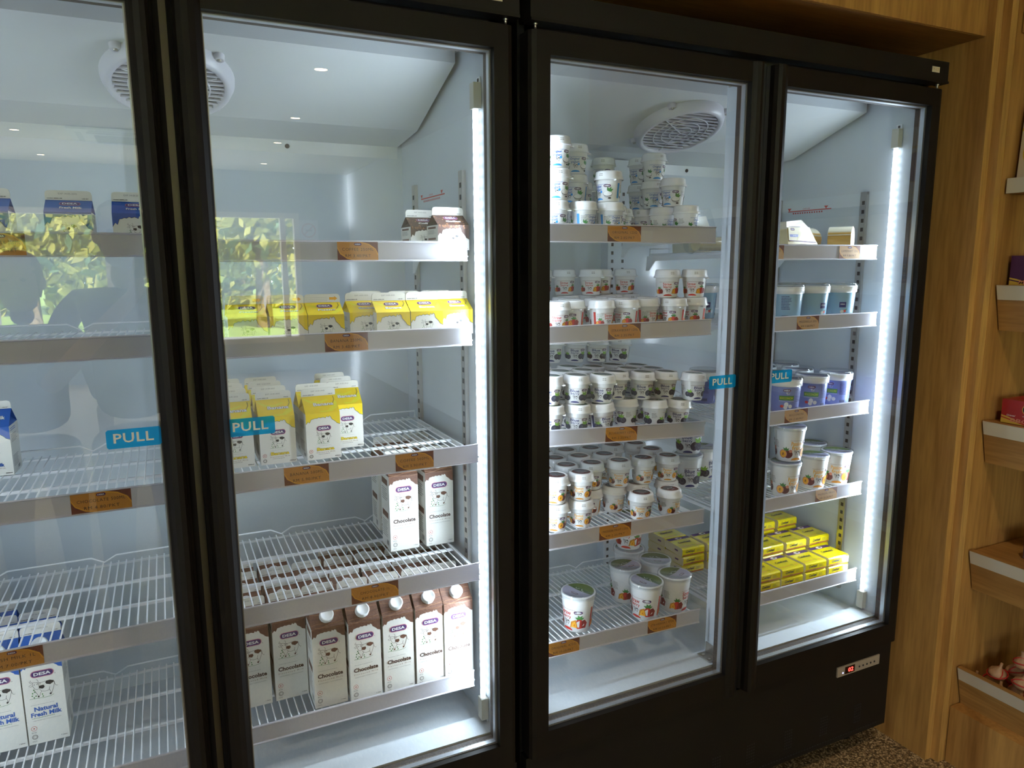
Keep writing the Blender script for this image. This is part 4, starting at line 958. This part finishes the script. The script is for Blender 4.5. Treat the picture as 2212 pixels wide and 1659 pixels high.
# fourth shelf: passion fruit
p1 = [(.754, .160, -.2), (.823, .161, -.05), (.824, .234, 0), (.896, .227, -.35), (.974, .218, .1), (1.049, .216, .6), (1.125, .210, .15), (.752, .232, 0), (.830, .306, 0), (.901, .300, 0), (.975, .291, 0), (.760, .306, 0), (.901, .371, 0), (.976, .364, 0), (1.054, .371, 0), (1.126, .362, 0), (1.128, .288, 0), (.83, .378, 0), (.76, .378, 0)]
p1 = relax(p1, .0714)
p0 = [(p[0] + rnd.uniform(-.003, .003), p[1] + .001, (-.15, -.05, .3, -.6, .9, 1.2, .2)[i % 7]) for i, p in enumerate(p1[:7])] + [(.995, .146, .05), (1.082, .142, 1.1)]
p0[4] = (.960, .225, .9); p0[5] = (1.035, .222, .3)
cups('BL', 3, 0, relax(p0, .0714), 'passion', 'passion fruit yogurt cups on the fourth shelf'); cups('BL', 3, 1, p1, 'passion', 'passion fruit yogurt cups on the fourth shelf')
# large cups
def big(kind, x, y, bay, k, layer, rz, lab, grp):
    o = put('big_' + kind, lambda: make_big_cup(kind), x, y, sz(bay, k, x) + layer * .1035 + .0004, rz, lab, 'yogurt cup', grp)
    if (bay, k) in TILT: o.rotation_euler = (0, -TILT[(bay, k)], o.rotation_euler.z)
    return o
G5 = 'large strawberry yogurt cups on the bottom shelf'
big('strawberry', .826, .173, 'BL', 4, 0, -.75, 'large strawberry yogurt cup standing alone at the left of the bottom shelf', G5)
big('strawberry', 1.025, .156, 'BL', 4, 0, -.70, 'large strawberry yogurt cup at the front rail, with a red stripe showing', G5)
big('strawberry', 1.030, .262, 'BL', 4, 0, .95, 'large strawberry yogurt cup behind the front one, left of the rear pair', G5)
big('strawberry', 1.136, .268, 'BL', 4, 0, .1, 'large strawberry yogurt cup in the second row by the centre post', G5)
big('strawberry', 1.122, .160, 'BL', 4, 0, 1.1, 'large strawberry yogurt cup at the right end of the front rail', G5)
big('strawberry', 1.115, .368, 'BL', 4, 0, .2, 'large strawberry yogurt cup at the back, lower one of a stack', G5)
big('strawberry', 1.115, .368, 'BL', 4, 1, -.2, 'large strawberry yogurt cup at the back, upper one of a stack', G5)
GB = 'large blueberry yogurt cups beyond the centre post'
big('blueberry', 1.310, .350, 'BR', 3, 0, .3, 'large blueberry yogurt cup, lower of two stacked behind the centre post', GB)
big('blueberry', 1.310, .350, 'BR', 3, 1, .0, 'large blueberry yogurt cup, upper of two stacked behind the centre post', GB)
big('blueberry', 1.410, .400, 'BR', 3, 0, 1.0, 'large blueberry yogurt cup right of the stacked pair beyond the centre post', GB)
GP = 'large passion fruit yogurt cups on the fourth shelf'
big('passion', 1.507, .160, 'BR', 3, 0, .75, 'large passion fruit yogurt cup, lower of the two stacked at the left', GP)
big('passion', 1.515, .158, 'BR', 3, 1, .65, 'large passion fruit yogurt cup, upper of the two stacked at the left', GP)
big('passion', 1.640, .180, 'BR', 3, 0, .55, 'large passion fruit yogurt cup in the middle of the front row', GP)
big('passion', 1.738, .180, 'BR', 3, 0, .15, 'large passion fruit yogurt cup at the right end of the front row', GP)
big('passion', 1.748, .285, 'BR', 3, 0, .3, 'large passion fruit yogurt cup behind the right end of the front row', GP)
big('passion', 1.405, .200, 'BR', 3, 0, .3, 'large passion fruit yogurt cup at the left, partly behind the door frame', GP)
big('passion', 1.400, .200, 'BR', 3, 1, .6, 'large passion fruit yogurt cup at the left, top of its stack, by the door frame', GP)
# cheese tubs
GT = 'blue sleeve cheese tubs on the second shelf'
for x, y, rz, lab in ((1.480, .165, 2.2, 'pale blue cheese tub with nutrition table at the left of the second shelf'), (1.578, .165, .9, 'blue cheese tub in the middle of the front row, clear film crumpled beside it'), (1.685, .165, .35, 'blue cheese tub at the right end of the second shelf'),
                      (1.345, .355, .5, 'blue cheese tub seen past the centre post on the second shelf'), (1.60, .275, .2, 'blue cheese tub in the row behind on the second shelf')):
    put('tub_m', lambda: make_tub('mozzarella'), x, y, sz('BR', 1), rz, lab, 'cheese tub', GT)
GT = 'lilac and green cheese tubs on the third shelf'
for x, y, rz, lab in ((1.494, .165, .15, 'lilac cheese tub with green band at the left, under the blue sticker'), (1.606, .172, .0, 'lilac cheese tub with green band in the middle of the front row'), (1.712, .180, -.35, 'lilac cheese tub with green band at the right end of the front row'),
                      (1.455, .270, .3, 'lilac cheese tub, left of the second row'), (1.560, .275, .3, 'lilac cheese tub, middle of the second row'), (1.662, .280, .3, 'lilac cheese tub, right of the second row'), (1.50, .375, .2, 'lilac cheese tub, left of the back row'), (1.61, .378, .1, 'lilac cheese tub, middle of the back row'),
                      (1.71, .382, .1, 'lilac cheese tub, right of the back row'), (1.385, .375, -.9, 'lilac cheese tub with green band seen past the centre post')):
    put('tub_b', lambda: make_tub('bocconcini'), x, y, sz('BR', 2), rz, lab, 'cheese tub', GT)
# sliced cheese packs
GS = 'yellow packs of sliced cheese on the bottom shelf'
colx = (1.402, 1.492, 1.586, 1.680, 1.762)
z5 = sz('BR', 4) + .0004
for c_ in range(5):
    x = colx[c_] if c_ < 4 else None
    if x is None: continue
    for l_ in range(2): put('slices', make_slices, x + .035, .170, z5 + l_ * .028, rnd.uniform(-.03, .03), 'yellow sliced cheese pack, front row, %s from left, %s' % (ORD[c_], ('lower', 'upper')[l_]), 'cheese pack', GS)
for c_, x in enumerate((1.45, 1.545, 1.640, 1.738)):
    for l_ in range(3): put('slices', make_slices, x, .266, z5 + l_ * .028, rnd.uniform(-.04, .04), 'yellow sliced cheese pack, second row, %s from left, %s of three' % (ORD[c_], ('lowest', 'middle', 'top')[l_]), 'cheese pack', GS)
for c_, x in enumerate((1.325, 1.42, 1.515, 1.61, 1.705)):
    for l_ in range(4 if c_ > 1 else 3): put('slices', make_slices, x, .368, z5 + l_ * .028, rnd.uniform(-.04, .04), 'yellow sliced cheese pack, back row, %s from left, %s from bottom' % (ORD[c_], ORD[l_]), 'cheese pack', GS)
for l_ in range(3): put('slices', make_slices, 1.325, .4555, z5 + l_ * .028, .03, 'yellow pack of sliced cheese at the far back left, %s from the bottom' % ORD[l_], 'cheese pack', GS)
# cheeses on the top right shelf
def cheese_wedge(x, y, z, rz, s_, lab):
    t = empty('cheese_wedge', (x, y, z), rz, label=lab, cat='cheese', group='wrapped cheeses on the top shelf')
    ch = mat('pale_cheese', (.72, .62, .36), .3, coat=.7, bump=.3, scale=60); fl = mat('cream_rind_film', (.78, .74, .58), .25, coat=.7)
    b = MB(); vs = [(-.07, -.05, 0), (.075, -.05, 0), (.062, .05, 0), (-.062, .05, 0), (-.055, -.028, .062), (.032, -.03, .070), (.028, .045, .070), (-.05, .045, .062), (-.045, -.018, .082), (.020, -.018, .088), (.018, .035, .088), (-.04, .035, .082)]
    vs = [(a * s_, b_ * s_, c * s_) for a, b_, c in vs]
    b.add(vs, [(0, 3, 2, 1), (0, 1, 5, 4), (1, 2, 6, 5), (2, 3, 7, 6), (3, 0, 4, 7)], ch); b.add(vs, [(4, 5, 9, 8), (5, 6, 10, 9), (6, 7, 11, 10), (7, 4, 8, 11), (8, 9, 10, 11)], fl); b.build('wedge', t)
    a = Art(); a.poly([(-.062, .030), (.060, .026), (.045, .068), (-.052, .068)], 'pcream', 1); a.stroke([(-.062, .030), (.060, .026)], .0025, 'purple2', 2); a.stroke([(-.052, .068), (.045, .068)], .0022, 'grey', 2)
    a.rect(-.054, .040, .048, .047, 'lilac', 2); a.text('MILD CHEESE', -.004, .0435, .070, .004, 'white', 3); a.logo(-.036, .061, .018, 'dred', 2); a.cow(.004, .056, .014, 'black', 'black', False, lw=.04); a.ell(.028, .056, .010, .007, 'lemon', 2)
    lb = MB(); 
    def f(u, v, l): y_ = -.05 + v * (.022 / .066) - .0012 - l * EPS; return (u * s_ * .96, y_ * s_, v * s_)
    a.to(lb, f); lb.build('printed_sleeve', t)
    b = MB(); r2 = random.Random(5)
    for i in range(12):
        px, pz = r2.uniform(-.03, .07), r2.uniform(.002, .02); b.add([((px) * s_, -.0515 * s_ + pz * .3 * s_, pz * s_), ((px + .012) * s_, -.056 * s_, (pz + .002) * s_), ((px + .008) * s_, -.050 * s_, (pz + .014) * s_)], [(0, 1, 2), (0, 2, 1)], CLEAR)
    b.build('clear_film', t)
cheese_wedge(1.535, .215, sz('BR', 0), .12, 1.0, 'pale yellow wrapped cheese wedge with a cream sleeve at the left of the top shelf')
def cheese_bag(x, y, z, rz, lab):
    t = empty('cheese_log', (x, y, z), rz, label=lab, cat='cheese', group='wrapped cheeses on the top shelf')
    b = MB(); ch = mat('pale_cheese', (.72, .62, .36), .3); b.tube([(-.06, 0, .02), (-.05, 0, .02), (.05, 0, .02), (.06, 0, .02)], .0195, ch, 14); b.build('log', t)
    b = MB(); b.tube([(-.085, 0, .010), (-.062, 0, .02), (.062, 0, .02), (.085, 0, .010)], .0205, CLEAR, 14); b.build('clear_film', t)
cheese_bag(1.325, .30, sz('BR', 0) + .0035, .1, 'pale yellow cheese log in clear film lying behind the centre post')
t = empty('cheese_block', (1.34, .40, sz('BR', 0)), .2, label='tall pale cheese block in clear film seen past the centre post', cat='cheese', group='wrapped cheeses on the top shelf')
b = MB(); b.prism([(-.05, 0), (.05, 0), (.055, .05), (.02, .105), (-.03, .10), (-.055, .05)], 'y', -.03, .03, mat('cream_rind_film', (.78, .74, .58), .25, coat=.7)); b.build('block', t)
b = MB(); b.prism([(-.06, 0), (.06, 0), (.065, .055), (.03, .125), (-.04, .12), (-.065, .055)], 'y', -.038, .038, CLEAR); b.build('clear_film', t)
def round_cheese(x, y, z, rz, lab, tilt=0):
    t = empty('round_cheese_pack', (x, y, z), rz, label=lab, cat='cheese', group='wrapped cheeses on the top shelf')
    pk = mat('ochre_cheese_sleeve', (.55, .33, .07), .4, coat=.3); cr = mat('cream_rind_film', (.78, .74, .58), .25)
    b = MB(); R = .036; pts = [(R * math.cos(a_), R + R * math.sin(a_)) for a_ in [PI * 2 * i / 28 for i in range(28)]]
    b.prism([(x_, min(z_, .057)) for x_, z_ in pts], 'y', -.03, .03, pk, False); b.build('sleeve', t)
    b = MB(); b.prism([(x_ * .99, max(.046, z_ * .995)) for x_, z_ in pts], 'y', -.0305, .031, cr); b.build('paper_wrap', t)
    a = Art(); a.ell(0, R, R * .96, R * .96, 'pcream', 1, 28); a.ring(0, R, R * .97, .0015, 'caramel', 2, 28); a.logo(0, R * 1.5, .024, 'dred', 3); a.cow(0, R * 1.05, .018, 'black', 'black', False, lw=.04); a.text('Camembert', 0, R * .7, .036, .006, 'gold', 3)
    lb = MB(); a.to(lb, lambda u, v, l: (u, -.0308 - l * EPS, v)); lb.build('printed_face', t)
round_cheese(1.700, .185, sz('BR', 0), .55, 'round camembert cheese in an ochre sleeve standing on edge by the right standard')
round_cheese(1.650, .268, sz('BR', 0), -1.2, 'round ochre sleeve cheese standing on edge behind the wedge')

# ------------------------------------------------------------------ milk cartons
def carton(key, x, y, z, rz, lab, grp):
    fn = {'choc1': lambda: make_carton('milk_carton', .182, .036, .018, 'chocolate', True), 'milk1': lambda: make_carton('milk_carton', .182, .036, .018, 'milk', True),
          'ban5': lambda: make_carton('milk_carton', .097, .031, .016, 'banana'), 'milk5': lambda: make_carton('milk_carton', .097, .031, .016, 'milk'),
          'ban2': lambda: make_carton('milk_carton', .052, .022, .0165, 'banana'), 'pis2': lambda: make_carton('milk_carton', .052, .022, .0165, 'banana', malay=True),
          'cof2': lambda: make_carton('milk_carton', .052, .022, .0165, 'coffee'), 'milk2': lambda: make_carton('milk_carton', .052, .022, .0165, 'milk')}[key]
    return put(key, fn, x, y, z, rz, lab, 'milk carton', grp)
zA5 = sz('AR', 4); GC = 'one litre chocolate milk cartons on the bottom shelf'
cx_ = (.044, .1215, .1945, .269, .345, .420, .4865); fy_ = (.216, .217, .150, .140, .140, .138, .136)
for j in range(7):
    for i in range(5):
        y = fy_[j] + .035 + i * .0715
        if y > .468: continue
        x = cx_[j] + (rnd.uniform(-.0015, .0015) if i else 0)
        carton('choc1', x, y, zA5, rnd.uniform(-.012, .012) if j != 3 else .02, 'bottom shelf chocolate milk carton, %s column from left, %s' % (ORD[j], (rowname(i, 9) if i else 'front row').replace(' from the front', '')), GC)
zA4 = sz('AR', 3); GC4 = 'one litre chocolate milk cartons on the fourth shelf'
for x, y, rz, lab in ((.4035, .297, .0, 'chocolate milk carton on the fourth shelf, front left of the pair'), (.490, .292, .0, 'chocolate milk carton on the fourth shelf, front right of the pair'), (.418, .446, -.02, 'chocolate milk carton on the fourth shelf, half hidden behind the pair at the left'),
                      (.491, .368, .01, 'chocolate milk carton directly behind the front right one on the fourth shelf'), (.493, .444, .0, 'chocolate milk carton at the back right of the fourth shelf')):
    carton('choc1', x, y, zA4, rz, lab, GC4)
zA3 = sz('AR', 2); GB5 = 'half litre banana milk cartons on the third shelf'
for j, (x, y0, n) in enumerate(((.036, .172, 4), (.1165, .170, 4), (.2065, .165, 2), (.2615 + .012, .238, 3))):
    for i in range(n):
        if y0 + .035 + i * .0705 > .465: continue
        carton('ban5', x, y0 + .035 + i * .0705, zA3, (.0, .0, .03, .0)[j] + rnd.uniform(-.01, .01), 'tall banana milk carton, %s file from left, %s, third shelf' % (ORD[j], (rowname(i, 9) if i else 'front row').replace(' from the front', '')), GB5)
zA2 = sz('AR', 1); GB2 = 'small banana milk cartons on the second shelf'
for key, x, y, rz, lab in (('pis2', .068, .132, 0, 'small banana milk carton lettered Pisang, leftmost by the door frame'), ('pis2', .142, .128, 0, 'small banana milk carton lettered Pisang, second from the left'), ('pis2', .213, .128, 0, 'small banana milk carton lettered Pisang, third from the left beside the gap'),
                           ('ban2', .300, .158, .02, 'small banana milk carton partly hidden at the left of the right group'), ('ban2', .330, .245, 0, 'small banana milk carton behind the right group, leftmost'), ('ban2', .349, .130, -.01, 'small banana milk carton, front, left of the three at the right'), ('ban2', .4205, .130, .0, 'small banana milk carton, front, middle of the three at the right'),
                           ('ban2', .4925, .141, .0, 'small banana milk carton at the right end of the second shelf rail'), ('ban2', .405, .205, 0, 'small banana milk carton behind, between the left and middle front ones'), ('ban2', .478, .205, 0, 'small banana milk carton in the second row near the right wall')):
    carton(key, x, y + .016, zA2, rz, lab, GB2)
carton('cof2', .491, .168, sz('AR', 0), .0, 'small brown coffee milk carton at the right end of the top shelf', 'small coffee milk cartons'); carton('cof2', .462, .262, sz('AR', 0), .0, 'small brown coffee milk carton behind the front one on the top shelf', 'small coffee milk cartons')
zl = sz('AL', 0); GM = 'small fresh milk cartons on the top shelf of the left fridge'
for x, y, rz, lab in ((-.325, .150, .0, 'small blue fresh milk carton at the left edge of the view'), (-.206, .155, -.02, 'small blue fresh milk carton in the middle of the top shelf'), (-.106, .150, .0, 'small blue fresh milk carton at the right, half behind the door frame')): carton('milk2', x, y + .01, zl, rz, lab, GM)
carton('milk5', -.398, .395, sz('AL', 2), -.05, 'half litre blue fresh milk carton standing alone on the third shelf at the left edge', 'half litre milk cartons')
zl = sz('AL', 4); GM1 = 'one litre fresh milk cartons on the bottom shelf of the left fridge'
for j, x in enumerate((-.346, -.4185, -.491)):
    for i in range(3):
        if (j, i) == (0, 2): continue
        carton('milk1', x - i * .012, .318 + i * .072, zl, .0, 'one litre blue and cream fresh milk carton, %s from the right, %s' % (ORD[j], ('front row', 'second row', 'back row')[i]), GM1)

# ================================================================== SHELVING UNIT ON THE RIGHT
t = empty('shelving_unit', (1.96, -.10, 0), label='oak shelving unit with slanted bins and cream price strips at the right', cat='shelving')
def ub(b, name, **k): o = b.build(name, None); o.parent = t; o.matrix_parent_inverse = Matrix.Identity(4); o.location = (-1.96, .10, 0); return tag(o, **k)
YE = -2.0
b = MB(); b.box((1.957, YE, 0), (XR - .004, -.100, .180), WOODV); ub(b, 'base_cabinet')
b = MB(); b.box((XR - .03, YE, .18), (XR - .004, -.100, 2.07), WOODV); ub(b, 'back_panel')
b = MB(); b.box((1.972, YE, 2.068), (XR - .004, -.100, H - .002), WOODV); ub(b, 'upper_cabinet')
STRIP = mat('cream_price_strip', (.62, .54, .42), .4)
for i, (zt_, deep) in enumerate(((1.706, 0), (1.426, 1), (1.051, 1), (.669, 1), (.305, 1))):
    b = MB(); xf = 1.968
    if deep:
        b.prism([(xf + .032, zt_ - .125), (xf + .047, zt_ - .125), (xf + .017, zt_), (xf, zt_)], 'y', YE, -.102, WOODH)
        fz = zt_ - .004 if i < 4 else .222
        b.prism([(xf + (.019 if i < 4 else .034), fz - .012), (XR - .032, fz - .012), (XR - .032, fz), (xf + (.018 if i < 4 else .034), fz)], 'y', YE, -.102, WOODH)
    else: b.box((xf + .002, YE, zt_ - .04), (XR - .032, -.102, zt_ - .004), WOODH)
    o = ub(b, 'shelf_bin')
    b = MB(); k_ = .256 if deep else 0
    b.prism([(xf - .0025, zt_ - .001), (xf - .0005, zt_ - .001), (xf + .010 * k_ / .256 * 1.0 - .0003 if deep else xf - .0005, zt_ - .040), (xf + (.0078 if deep else -.0025), zt_ - .040)], 'y', YE, -.104, STRIP); s_ = b.build('price_strip', o)
    # the strip is a sub-part: same local frame as its bin
# boxes and packs in the bins
def bbox_pack(name, x, y, z, dims, m, lab, cat, grp, art=None, rz=0, lean=0):
    q = empty(name, (x, y, z), 0, label=lab, cat=cat, group=grp); q.rotation_euler = (0, lean, rz)
    b = MB(); dx, dy, dz = dims; b.box((0, -dy, 0), (dx, 0, dz), m); b.build('carton', q)
    if art:
        lb = MB(); art.to(lb, lambda u, v, l: (-l * .0003, -u, v)); lb.build('printed_artwork', q)
    return q
def box_art(bg_, word, small=None):
    a = Art(); a.poly([(0, 0), (.075, 0), (.05, .008), (.02, .018), (0, .022)], 'gold', 1); a.stroke([(0, .016), (.03, .010), (.07, .001)], .003, bg_, 2); a.ell(.068, .044, .015, .015, 'gold', 1, 24); a.ell(.068, .044, .013, .013, 'black', 2, 24); a.stroke([(.060, .040), (.066, .050), (.075, .047)], .0018, 'gold', 3)
    a.text(word, .050, .010, .048, .012, 'fleshy', 4, bold=.01, shear=.25)
    if small: a.text(small, .026, .023, .022, .005, 'white', 3, shear=.2)
    a.para(.056, .024, .03, 1, .004, 'lgrey', 3, 2)
    return a
for i in range(4): bbox_pack('food_box', 2.006 + i * .045, -.112 - i * .001, 1.4235, (.040, .17, .080), mat('purple_box_card', (.06, .010, .065), .4), 'dark purple food box in the second bin, %s from the aisle' % ORD[i], 'box', 'purple boxes in a bin', box_art('purple2', 'Marm') if i == 0 else None)
for i in range(6): bbox_pack('food_box', 2.006 + i * .024, -.128 - i * .001, 1.0485, (.022, .17, .066), mat('red_box_card', (.34, .012, .012), .4), 'red food box in the third bin, %s from the aisle' % ORD[i], 'box', 'red boxes in a bin', box_art('redbox', 'BBQ', 'Oriental') if i == 0 else None)
a = Art(); a.rect(0, .12, .10, .127, 'gold', 1); a.ell(.055, .065, .045, .045, 'dred', 1, 24); a.ring(.055, .065, .047, .003, 'gold', 2, 24)
for i in range(2): bbox_pack('snack_pouch', 1.998 + i * .05, -.108 - i * .004, 1.7065, (.045, .15, .182), mat('cream_pouch', (.60, .48, .36), .35), 'cream pouch with a red disc on the top shelf, %s from the aisle' % ORD[i], 'packet', 'pouches on the top shelf', a if i == 0 else None, lean=.05)
for i in range(2): bbox_pack('paper_packet', 2.05 + i * .07, -.20 - i * .03, .6665, (.06, .14, .05), mat('dark_brown_paper', (.07, .03, .018), .6, bump=.5), 'dark brown paper packet lying in the fourth bin, %s one' % ('nearer', 'farther')[i], 'packet', 'brown packets in a bin')
# garlic
def make_garlic():
    q = empty('garlic_bulb'); b = MB(); gm = mat('garlic_skin', (.48, .27, .14), .5, var=.25, scale=40, bump=.3)  # skin colour darkened to carry the shade inside the bin
    b.lathe([(.004, 0), (.014, .001), (.024, .009), (.027, .018), (.024, .028), (.015, .036), (.007, .042), (.0045, .050), (.004, .062)], gm, 40, rf=lambda an: 1 + .07 * abs(math.cos(4 * an))); b.build('bulb', q)
    b = MB(); rm = mat('red_net', (.5, .02, .015), .5)
    b.tube([(.0295 * math.cos(k * PI / 10), .0295 * math.sin(k * PI / 10), .018 + .010 * math.sin(k * PI / 10)) for k in range(20)], .0022, rm, 5, True); b.tube([(.029 * math.cos(k * PI / 10), .008 * math.sin(k * PI / 10), .020 + .020 * math.sin(k * PI / 10)) for k in range(20)], .0018, rm, 5, True); b.build('net_band', q)
    return q
gl = [(2.02, -.135, .215), (2.03, -.20, .215), (2.075, -.15, .215), (2.02, -.262, .215), (2.08, -.22, .215), (2.13, -.17, .215), (2.02, -.325, .215), (2.085, -.285, .215), (2.14, -.235, .215), (2.05, -.175, .262), (2.105, -.195, .262), (2.055, -.24, .262), (2.115, -.265, .262), (2.06, -.305, .262), (2.16, -.215, .262), (2.09, -.225, .308), (2.13, -.25, .308), (2.10, -.29, .308)]
for i, (x, y, z) in enumerate(gl):
    o = put('garlic', make_garlic, x, y + .01, z + .022, rnd.uniform(0, 6), 'garlic bulb in red netting, %s layer, %s from the wood panel' % (('bottom', 'middle', 'top')[0 if z < .25 else (1 if z < .3 else 2)], ORD[[g[1] for g in sorted([h for h in gl if h[2] == z], key=lambda h: -h[1])].index(y)]), 'garlic', 'garlic bulbs in the lowest bin')
    o.rotation_euler = (rnd.uniform(-.25, .25), rnd.uniform(-.25, .25), rnd.uniform(0, 6)); o.scale = (.84, .84, .84)

# ================================================================== PEOPLE (seen mirrored in the fridge doors)
SKIN = mat('skin', (.42, .24, .16), .5); HAIR = mat('dark_hair', (.02, .016, .013), .6, bump=.6, scale=120)
def skinmesh(name, par, chains, m, sub=2):
    """chains: list of [(x,y,z,r), ...]; first point of later chains may repeat an earlier point to join there"""
    vs, es, rs, idx = [], [], [], {}
    for ch in chains:
        prev = None
        for p in ch:
            k = tuple(round(c, 4) for c in p[:3])
            if k not in idx: idx[k] = len(vs); vs.append(p[:3]); rs.append(p[3])
            if prev is not None and prev != idx[k]: es.append((prev, idx[k]))
            prev = idx[k]
    me = bpy.data.meshes.new(name); me.from_pydata(vs, es, []); me.materials.append(m); o = bpy.data.objects.new(name, me); COL.objects.link(o); o.parent = par
    md = o.modifiers.new('skin', 'SKIN'); md.use_smooth_shade = True
    lay = me.skin_vertices[0] if me.skin_vertices else None
    if lay is None:
        bm = bmesh.new(); bm.from_mesh(me); bm.verts.layers.skin.verify(); bm.to_mesh(me); bm.free(); lay = me.skin_vertices[0]
    for i, r in enumerate(rs): lay.data[i].radius = (r, r); lay.data[i].use_root = (i == 0)
    sb_ = o.modifiers.new('sub', 'SUBSURF'); sb_.levels = sub; sb_.render_levels = sub
    return o
def head(par, x, y, z, rz):
    q = MB(); 
    prof = [(.0, -.115), (.035, -.112), (.055, -.095), (.064, -.06), (.072, -.02), (.076, .02), (.075, .055), (.062, .09), (.038, .108), (0, .115)]
    q.lathe([(r, zz) for r, zz in prof], SKIN, 24, (0, 0, 0)); q.v = [(a * .98, b_ * 1.18 - (.012 if c < -.05 and b_ > 0 else 0) * 0, c) for a, b_, c in q.v]
    for s_ in (-1, 1): q.lathe([(.004, -.028), (.014, -.02), (.018, 0), (.014, .02), (.004, .028)], SKIN, 10, (s_ * .076, .0, -.005))
    q.prism([(-.014, -.03), (.014, -.03), (.005, .015), (-.005, .015)], 'y', .080, .108, SKIN)          # nose
    q.box((-.022, .083, -.062), (.022, .090, -.052), mat('lips', (.3, .1, .08), .5))
    for s_ in (-1, 1): q.lathe([(0, -.008), (.010, -.004), (.011, .002), (0, .008)], mat('eye', (.05, .04, .04), .2), 10, (s_ * .030, .082, .010))
    o = q.build('head', par); o.location = (x, y, z); o.rotation_euler = (0, 0, rz)
    h = MB(); h.lathe([(.070, -.06), (.081, -.02), (.084, .03), (.080, .065), (.064, .10), (.035, .119), (0, .124)], HAIR, 24, cap0=False)
    h.v = [(a, b_ * 1.16 - .016, c + (.0 if b_ < .02 else .035 * max(0, 1 - (c + .06) / .12))) for a, b_, c in h.v]; ho = h.build('hair', par); ho.location = (x, y, z); ho.rotation_euler = (0, 0, rz)
    return o
def person(x, y, hz, lab, shirt, hands=None):
    t = empty('person', (x, y, 0), label=lab, cat='person')
    s = hz / 1.62   # head centre height scale
    z = lambda v: v * s
    sh = 1.38
    arms = []
    for k in (-1, 1):
        if hands:
            hx, hy, hzz = hands[0] + k * .075 - x, hands[1] - y, hands[2]
            el = (k * .27, .10, z(1.08))
            arms.append([(0, 0, z(1.36), .10), (k * .15, .0, z(sh), .055), (k * .20, .01, z(1.33), .052), (*el, .040)])
            wr = (hx, hy - .06, hzz - .07); ch = [(*el, .038), ((el[0] + wr[0]) / 2, (el[1] + wr[1]) / 2, (el[2] + wr[2]) / 2, .036), (*wr, .024), (hx, hy - .025, hzz - .035, .028)]
            fing = [[(hx, hy - .025, hzz - .035, .028), (hx - k * .008, hy - .01, hzz - .010 + f * .018, .010), (hx - k * .028, hy + .004, hzz - .008 + f * .019, .009), (hx - k * .040, hy - .002, hzz - .006 + f * .019, .008)] for f in range(4)]
            fing.append([(hx, hy - .025, hzz - .035, .028), (hx - k * .012, hy - .035, hzz - .02, .011), (hx - k * .030, hy - .030, hzz - .0, .009)])
            skinmesh('forearm_and_hand', t, [ch] + fing, SKIN, 2)
        else:
            arms.append([(0, 0, z(1.36), .10), (k * .15, .0, z(sh), .055), (k * .21, .0, z(1.30), .05), (k * .25, -.01, z(1.06), .040)])
            ch = [(k * .25, -.01, z(1.06), .036), (k * .255, .06, z(.86), .026), (k * .25, .08, z(.80), .030)]
            fing = [[(k * .25, .08, z(.80), .030), (k * .245 + (f - 1.5) * .004, .062 + f * .017, z(.755), .010), (k * .24, .066 + f * .016, z(.715), .009), (k * .232, .072 + f * .013, z(.69), .008)] for f in range(4)] + [[(k * .25, .08, z(.80), .030), (k * .235, .118, z(.775), .011), (k * .228, .124, z(.74), .009)]]
            skinmesh('forearm_and_hand', t, [ch] + fing, SKIN, 2)
    torso = [[(0, 0, z(.93), .155), (0, .0, z(1.08), .135), (0, .0, z(1.24), .15), (0, 0, z(1.36), .10), (0, 0, z(1.44), .055)]] + arms
    skinmesh('shirt', t, torso, mat('shirt_' + shirt, {'navy': (.03, .04, .07), 'grey': (.10, .11, .13)}[shirt], .8, var=.1, scale=20), 2)
    skinmesh('trousers', t, [[(0, 0, z(.93), .15), (0, 0, z(.88), .13)]] + [[(0, 0, z(.88), .13), (k * .09, 0, z(.80), .088), (k * .10, .01, z(.48), .062), (k * .105, -.01, z(.12), .048)] for k in (-1, 1)], mat('dark_trousers', (.02, .022, .03), .8), 2)
    for k in (-1, 1):
        b = MB(); b.prism([(-.09, 0), (.17, 0), (.175, .03), (.10, .06), (.0, .10), (-.08, .09)], 'x', k * .105 - .045, k * .105 + .045, mat('shoe', (.03, .03, .03), .6)); b.build('shoe', t)
    skinmesh('neck', t, [[(0, 0, z(1.42), .050), (0, .01, z(1.53), .048)]], SKIN, 2)
    head(t, 0, .015, z(1.62), 0)
    return t
person(-.19, -1.66, 1.60, 'person in dark clothes raising a phone, mirrored in the left fridge glass', 'navy', hands=(-.0726, -1.352, 1.475))
person(-.575, -2.06, 1.43, 'shorter person in grey beside the photographer, mirrored in the leftmost glass', 'grey')
t = empty('phone', (-.0726, -1.346, 1.487), label='dark phone held up in both hands, mirrored in the left glass', cat='phone'); t.rotation_euler = (math.radians(-9.4), 0, math.radians(-25.5))
b = MB(); b.box((-.080, -.0085, -.037), (.080, -.0005, .037), mat('phone_shell', (.02, .02, .025), .3)); b.build('body', t)
b = MB(); b.box((-.076, -.0092, -.034), (.076, -.0085, .034), mat('phone_screen', (.05, .06, .07), .1)); b.build('screen', t)
